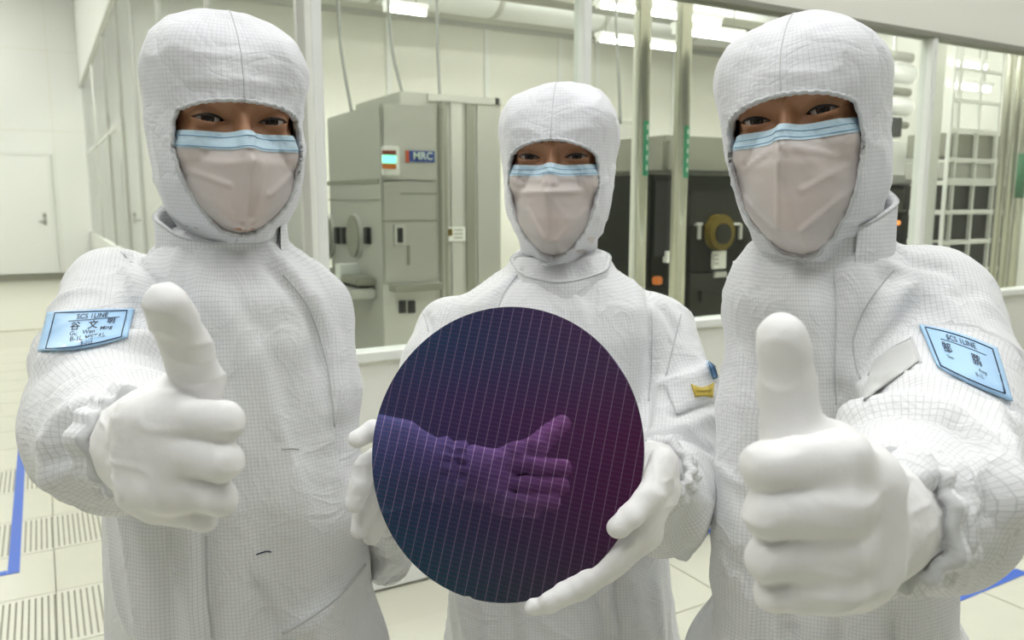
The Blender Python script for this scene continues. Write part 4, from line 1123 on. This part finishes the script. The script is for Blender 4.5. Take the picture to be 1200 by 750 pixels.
badge(p1, b1, j1, ((57, 366), (158, 362), (149, 396), (45, 412)), [('SCS 1LINE', .53, .17, .17, 2.2), ('谷', .36, .42, .24, 2.2), ('文', .56, .42, .24, 2.2), ('明', .76, .36, .2, 2.2), ('Gu', .36, .60, .15, 2.2), ('Wen', .53, .59, .15, 2.2), ('Ming', .72, .54, .15, 2.2), ('B-1L METAL', .53, .74, .16, 2.2), ('T-015', .53, .88, .12, 2.2)],
      [(.27, .27, .85, .26)], 2.3, warp=lambda u, w_: np.array([0, 5 * w_ * math.sin(math.pi * u)]))
cuff(p1, b1, P(158, 517, .632), P(172, 517, .60) - P(144, 514, .68), 62 * mpp(515, .64), .030, 2.)
build_hand(p1, b1,
   [[(192, 487, .532, 26), (262, 494, .515, 22), (256, 497, .56, 20), (222, 499, .572, 18)],
    [(192, 528, .525, 26), (261, 541, .51, 22), (255, 543, .557, 20), (222, 541, .570, 18)],
    [(190, 566, .528, 25), (256, 583, .515, 20), (250, 583, .56, 18), (220, 579, .572, 17)],
    [(184, 592, .538, 22), (238, 606, .527, 15), (234, 604, .56, 15), (212, 599, .572, 14)],
    [(198, 474, .565, 30), (233, 449, .552, 29), (217, 404, .532, 28), (199, 368, .512, 26), (195, 357, .507, 25.5)]],
   [[(158, 518, .64, 53), (172, 512, .60, 50), (180, 500, .56, 40)], [(168, 530, .60, 50), (183, 560, .553, 38)], [(172, 500, .540, 40), (176, 565, .538, 40)], [(196, 496, .527, 33), (200, 568, .524, 34)], [(205, 500, .585, 30), (215, 560, .585, 28)], [(178, 490, .565, 34), (215, 470, .57, 30)]], seed=2)
# left hand hanging beside the thigh, mostly hidden
build_hand(p1, b1, [[(352, 830, 1.05, 14), (350, 870, 1.04, 10), (352, 905, 1.04, 8)], [(346, 832, 1.08, 14), (344, 876, 1.08, 10), (346, 912, 1.08, 8)], [(340, 830, 1.11, 13), (338, 868, 1.11, 10), (340, 900, 1.11, 8)], [(336, 828, 1.13, 12), (334, 858, 1.13, 9), (336, 882, 1.13, 7)], [(362, 815, 1.04, 12), (370, 845, 1.02, 10), (370, 865, 1.01, 8)]],
   [[(352, 795, 1.06, 24), (348, 830, 1.07, 22)]], h=.004)

# ------------------------------------------------------------------ person 2 (centre, holding the wafer)
arm_l2 = [(768, 398, 1.29, 52), (792, 468, 1.23, 50), (787, 556, 1.11, 53), (776, 590, .98, 55), (769, 560, .905, 42)]
arm_r2 = [(530, 400, 1.29, 50), (505, 475, 1.22, 48), (474, 585, 1.24, 42), (452, 655, 1.25, 26), (462, 605, .99, 24)]
secs2 = [(298, 655, 52, .065), (318, 654, 66, .08), (334, 652, 92, .10), (352, 652, 118, .115), (385, 652, 126, .13), (440, 652, 124, .135), (520, 654, 120, .135), (600, 655, 120, .135), (680, 655, 128, .14), (750, 656, 132, .145), (830, 656, 128, .145)]
f2_ = [([(752, 322), (762, 360), (764, 420), (758, 500)], -.007, .007), ([(738, 325), (746, 380), (746, 460)], .005, .016), ([(606, 322), (588, 345), (580, 372)], -.006, .008),
       ([(770, 355), (792, 390), (782, 440)], -.006, .008), ([(775, 452), (810, 440), (840, 428)], .007, .009), ([(790, 488), (815, 478), (842, 470)], -.007, .007), ([(800, 505), (830, 490), (848, 500)], .008, .012),
       ([(770, 520), (800, 512), (835, 530)], -.006, .008), ([(780, 560), (800, 600), (800, 640)], -.006, .010), ([(812, 540), (828, 580), (815, 630)], .007, .012),
       ([(712, 640), (714, 700), (722, 760)], .006, .010), ([(720, 650), (722, 700), (730, 760)], -.007, .007), ([(690, 690), (706, 720), (712, 750)], -.007, .008), ([(540, 700), (550, 750)], .006, .014), ([(600, 710), (604, 755)], -.005, .012), ([(770, 690), (778, 750)], .006, .012),
       ([(440, 668), (452, 660), (466, 650)], .010, .008), ([(440, 690), (455, 684), (468, 676)], -.008, .007), ([(497, 368), (505, 390), (515, 412)], -.005, .007)]
p2, b2_, j2, s2, ch2 = build_person('person in white cleanroom suit holding the round wafer in both hands', 1.29, secs2, [arm_l2, arm_r2, [(794, 575, 1.0, 38), (796, 618, 1.0, 26), (796, 646, 1.0, 9)]], .1,
    dict(eye=(647, 184, 1.185), yaw=-10, pitch=1, roll=0, s=1.07, bot=-.136, hw=.062, top=.0225, seed=2, tie=1, band=.12, mtop=-.012, crown=-.013, arch=[1, .92, .72, .42, .02], mfolds=[(-.06, -.048, .06, -.044, .0035, .0034), (-.06, -.036, .06, -.034, -.002, .0034), (.045, -.07, .01, -.11, .0025, .0026), (-.03, -.07, -.008, -.11, .0025, .0034), (0, -.05, 0, -.12, .002, .006)]),
    -4, .13, f2_, (656, 347, 1.27, 55, .030, .066, -6, -40), 5)
seam(p2, b2_, j2, [(757, 318), (763, 360), (764, 420), (760, 470)]); seam(p2, b2_, j2, [(606, 322), (590, 345), (582, 368)]); seam(p2, b2_, j2, [(798, 368), (788, 410), (778, 450)])
seam(p2, b2_, j2, [(488, 356), (498, 372), (502, 388)])
pk, _ = patch('sleeve_pocket', p2, b2_, j2, ((778, 450), (834, 432), (836, 470), (792, 486)), M_SUIT, .0015, (14, 10))
def plain_uv(o, k=1.):
    ly = o.data.uv_layers.new(name='uv')
    for lp in o.data.loops: c = o.data.vertices[lp.vertex_index].co; ly.data[lp.index].uv = (c[0] * k, c[2] * k)
plain_uv(pk)
patch('emblem', p2, b2_, j2, ((809, 450), (836, 448), (834, 466), (814, 466)), M_GOLD, .004, (12, 8), warp=lambda u, w_: np.array([0, (6 if w_ < .5 else -2) * math.sin(math.pi * u)]))
badge(p2, b2_, j2, ((828, 424), (846, 420), (848, 440), (834, 446)), [], [(.3, .4, .9, .4)], 1.)
cuff(p2, b2_, P(771, 556, .893), P(768, 545, .87) - P(778, 575, .93), 42 * mpp(555, .9), .022, 3.)
cuff(p2, b2_, P(457, 615, 1.0), P(458, 595, .965) - P(450, 635, 1.02), 26 * mpp(600, .98), .022, 4.)
# image-right hand: thumb in front, fingers along the lower rim
def RP(deg, out, nrm):                  # rim point as a photo-independent position, fed to build_hand directly
    return rim(deg, out, nrm)
_P = P
def P(px, py=None, Y=None):             # also accepts ready points
    return np.asarray(px, float) if py is None else _P(px, py, Y)
def build_hand3(person, base, fingers, blobs, **k):
    global P, mpp
    oldP, oldm = P, mpp
    try:
        P = lambda a, b_, c: np.array([a, b_, c]); mpp = lambda a, b_: 1.0
        return build_hand(person, base, fingers, blobs, **k)
    finally: P, mpp = oldP, oldm
def pr_(deg, out, nrm, r): q = rim(deg, out, nrm); return (q[0], q[1], q[2], r)
def px_(px, py, Y, rpx): q = _P(px, py, Y); return (q[0], q[1], q[2], rpx * mpp(py, Y))
build_hand3(p2, b2_,
   [[pr_(3, .016, -.014, .0125), pr_(-9, .012, .002, .0125), pr_(-17, .004, .0125, .0118), pr_(-23, -.003, .0150, .0112)],          # thumb
    [pr_(-20, .014, -.020, .012), pr_(-34, .006, -.012, .011), pr_(-46, .004, -.006, .0105), pr_(-56, .004, .0, .0098), pr_(-62, .005, .003, .0092)],
    [pr_(-22, .018, -.032, .012), pr_(-38, .009, -.022, .011), pr_(-52, .007, -.014, .0105), pr_(-63, .007, -.006, .0095), pr_(-69, .007, -.003, .0088)],
    [pr_(-24, .014, -.044, .0115), pr_(-42, .002, -.034, .0105), pr_(-54, -.004, -.026, .010), pr_(-62, -.008, -.02, .009)],
    [pr_(-26, .008, -.054, .011), pr_(-42, -.006, -.048, .010), pr_(-54, -.016, -.040, .009)]],
   [[px_(768, 545, .895, 28), pr_(-6, .014, -.030, .017), pr_(-22, .012, -.030, .016)], [pr_(2, .014, -.020, .014), pr_(-16, .012, -.016, .014)]], seed=5)
# image-left hand: palm behind the wafer, finger tips past its edge
build_hand3(p2, b2_,
   [[px_(462, 508, .935, 13), px_(436, 505, .905, 12), px_(419, 514, .895, 11)],
    [px_(456, 528, .945, 13), px_(430, 545, .925, 13.5), px_(421, 570, .915, 12.5), px_(416, 590, .912, 11.5)],
    [px_(462, 548, .955, 13), px_(436, 578, .945, 13), px_(426, 602, .938, 12), px_(421, 621, .934, 10.5)],
    [px_(466, 562, .96, 13), px_(446, 592, .955, 12.5), px_(439, 612, .95, 11.5), px_(435, 628, .946, 10)],
    [px_(472, 575, .965, 12), px_(460, 600, .963, 11), px_(453, 620, .96, 9)]],
   [[px_(464, 590, .98, 28), px_(468, 560, .965, 26), px_(466, 530, .955, 22)]], seed=6)

# ------------------------------------------------------------------ person 3 (right, thumbs up)
arm_l3 = [(1082, 366, .98, 80), (1104, 455, .89, 84), (1098, 538, .74, 98), (1082, 586, .61, 104), (1044, 606, .535, 74)]
arm_r3 = [(908, 372, 1.02, 52), (898, 480, .98, 54), (892, 620, .955, 54), (886, 740, .96, 48), (882, 820, .97, 40)]
secs3 = [(262, 965, 62, .072), (290, 962, 80, .085), (312, 962, 98, .105), (345, 966, 112, .125), (410, 980, 108, .135), (490, 982, 112, .138), (590, 980, 120, .14), (680, 977, 125, .145), (760, 974, 130, .15), (860, 972, 130, .15)]
f3 = [([(1000, 500), (1050, 482), (1100, 484), (1145, 515), (1165, 560)], .012, .014), ([(990, 488), (1050, 466), (1110, 470), (1160, 500)], -.007, .009), ([(1010, 455), (1060, 446), (1110, 452)], .006, .012),
      ([(1118, 500), (1150, 540), (1160, 600)], -.008, .008), ([(1168, 480), (1182, 540), (1172, 590)], .008, .012), ([(1180, 590), (1188, 598)], .010, .012),
      ([(1120, 560), (1125, 620), (1115, 680)], .010, .012), ([(1085, 590), (1100, 640), (1095, 690)], -.006, .010), ([(1060, 540), (1080, 580), (1082, 640)], .007, .012),
      ([(1000, 440), (1030, 380), (1066, 330)], .007, .014), ([(985, 460), (1005, 390), (1045, 320)], -.007, .008), ([(1015, 300), (1060, 320), (1110, 335)], .005, .014),
      ([(1070, 310), (1110, 320), (1135, 345)], -.005, .010), ([(975, 330), (978, 420), (985, 500)], -.006, .008), ([(960, 330), (958, 420), (950, 520)], .005, .014),
      ([(1030, 345), (1080, 345), (1130, 372)], .005, .014), ([(868, 420), (870, 540), (862, 680)], .005, .014), ([(900, 600), (896, 700), (890, 760)], -.005, .010),
      ([(880, 700), (884, 760)], .006, .012), ([(925, 735), (928, 765)], -.008, .008), ([(985, 735), (988, 765)], -.008, .008), ([(1050, 730), (1052, 765)], -.008, .008)]
p3, b3, j3, s3, ch3 = build_person('person in white cleanroom suit giving thumbs up, blue badge with two characters', 1.01, secs3, [arm_l3, arm_r3], .1,
    dict(eye=(922, 136, .90), yaw=-31, pitch=2, roll=-7, s=1.09, bot=-.142, hw=.0655, top=.0195, seed=3, crown=-.012, arch=[1, .95, .78, .5, .12], band=.125, mtop=-.0125, mfolds=[(-.06, -.05, -.005, -.03, .0035, .0026), (.06, -.05, .0, -.03, .0035, .0026), (.06, -.075, .01, -.115, .004, .0026), (0, -.03, -.012, -.11, .003, .0026), (-.05, -.075, -.015, -.11, .003, .0026), (.055, -.055, .015, -.075, .003, .0026)]),
    -18, .13, f3, (960, 320, .985, 70, .052, .104, -24, 30), 8)
seam(p3, b3, j3, [(975, 292), (980, 360), (978, 440), (982, 500)]); seam(p3, b3, j3, [(1010, 450), (1000, 400), (1020, 350), (1048, 316)])
pk, _ = patch('sleeve_pocket', p3, b3, j3, ((1022, 428), (1068, 398), (1077, 424), (1012, 470)), M_POCKET, .0015, (16, 10), warp=lambda u, w_: np.array([-8 * math.sin(math.pi * u) * (1 - w_), 0]))
seam(p3, b3, j3, [(1068, 396), (1073, 410), (1079, 426)], .0018); seam(p3, b3, j3, [(1068, 397), (1040, 412), (1018, 440), (1010, 470)], .0012)
badge(p3, b3, j3, ((1077, 381), (1168, 409), (1186, 471), (1098, 430)), [('SCS 1LINE', .5, .17, .15, 2.0), ('郜', .27, .42, .23, 1.9), ('鹏', .64, .46, .23, 1.9), ('Gao', .27, .60, .09, 2.0), ('Peng', .68, .64, .09, 2.0), ('B-1L', .62, .74, .1, 2.0)],
      [(.22, .25, .80, .27)], 1.75, frame=(.07, .05, .92, .93), warp=lambda u, w_: np.array([0, -4 * math.sin(math.pi * u) * (1 - w_) + 3 * math.sin(math.pi * u) * w_]))
cuff(p3, b3, P(1046, 606, .535), P(1032, 606, .50) - P(1068, 598, .58), 81 * mpp(606, .54), .030, 6.)
build_hand(p3, b3,
   [[(985, 540, .430, 38), (898, 547, .428, 28), (900, 550, .465, 27), (945, 553, .48, 25)],
    [(985, 592, .424, 38), (900, 602, .424, 28), (903, 605, .463, 27), (948, 605, .478, 25)],
    [(982, 644, .428, 36), (900, 655, .428, 26), (903, 655, .465, 25), (948, 652, .478, 23)],
    [(975, 686, .430, 34), (908, 695, .434, 21), (910, 694, .465, 20), (950, 688, .478, 20)],
    [(975, 540, .475, 44), (930, 512, .472, 38), (921, 455, .468, 32.5), (918, 408, .464, 29.5), (918, 396, .463, 28.5)]],
   [[(1048, 608, .56, 72), (1016, 605, .51, 68), (990, 590, .47, 52)], [(1010, 622, .50, 64), (985, 660, .458, 48)], [(975, 556, .437, 46), (970, 664, .436, 45)], [(1000, 570, .455, 58), (998, 650, .455, 58)], [(990, 575, .458, 48), (980, 660, .456, 44)], [(950, 565, .49, 38), (945, 650, .49, 36)], [(990, 560, .475, 46), (945, 530, .475, 40)]], seed=9)
build_hand(p3, b3, [[(880, 850, .99, 14), (878, 890, .98, 11), (880, 925, .98, 9)], [(888, 852, 1.02, 14), (886, 896, 1.02, 11), (888, 932, 1.02, 9)], [(894, 850, 1.05, 13), (892, 888, 1.05, 11), (894, 920, 1.05, 9)], [(898, 848, 1.07, 12), (897, 878, 1.07, 9), (899, 902, 1.07, 7)], [(868, 835, .98, 12), (860, 865, .96, 10), (860, 885, .95, 8)]],
   [[(882, 815, 1.0, 26), (886, 850, 1.01, 24)]], h=.004)
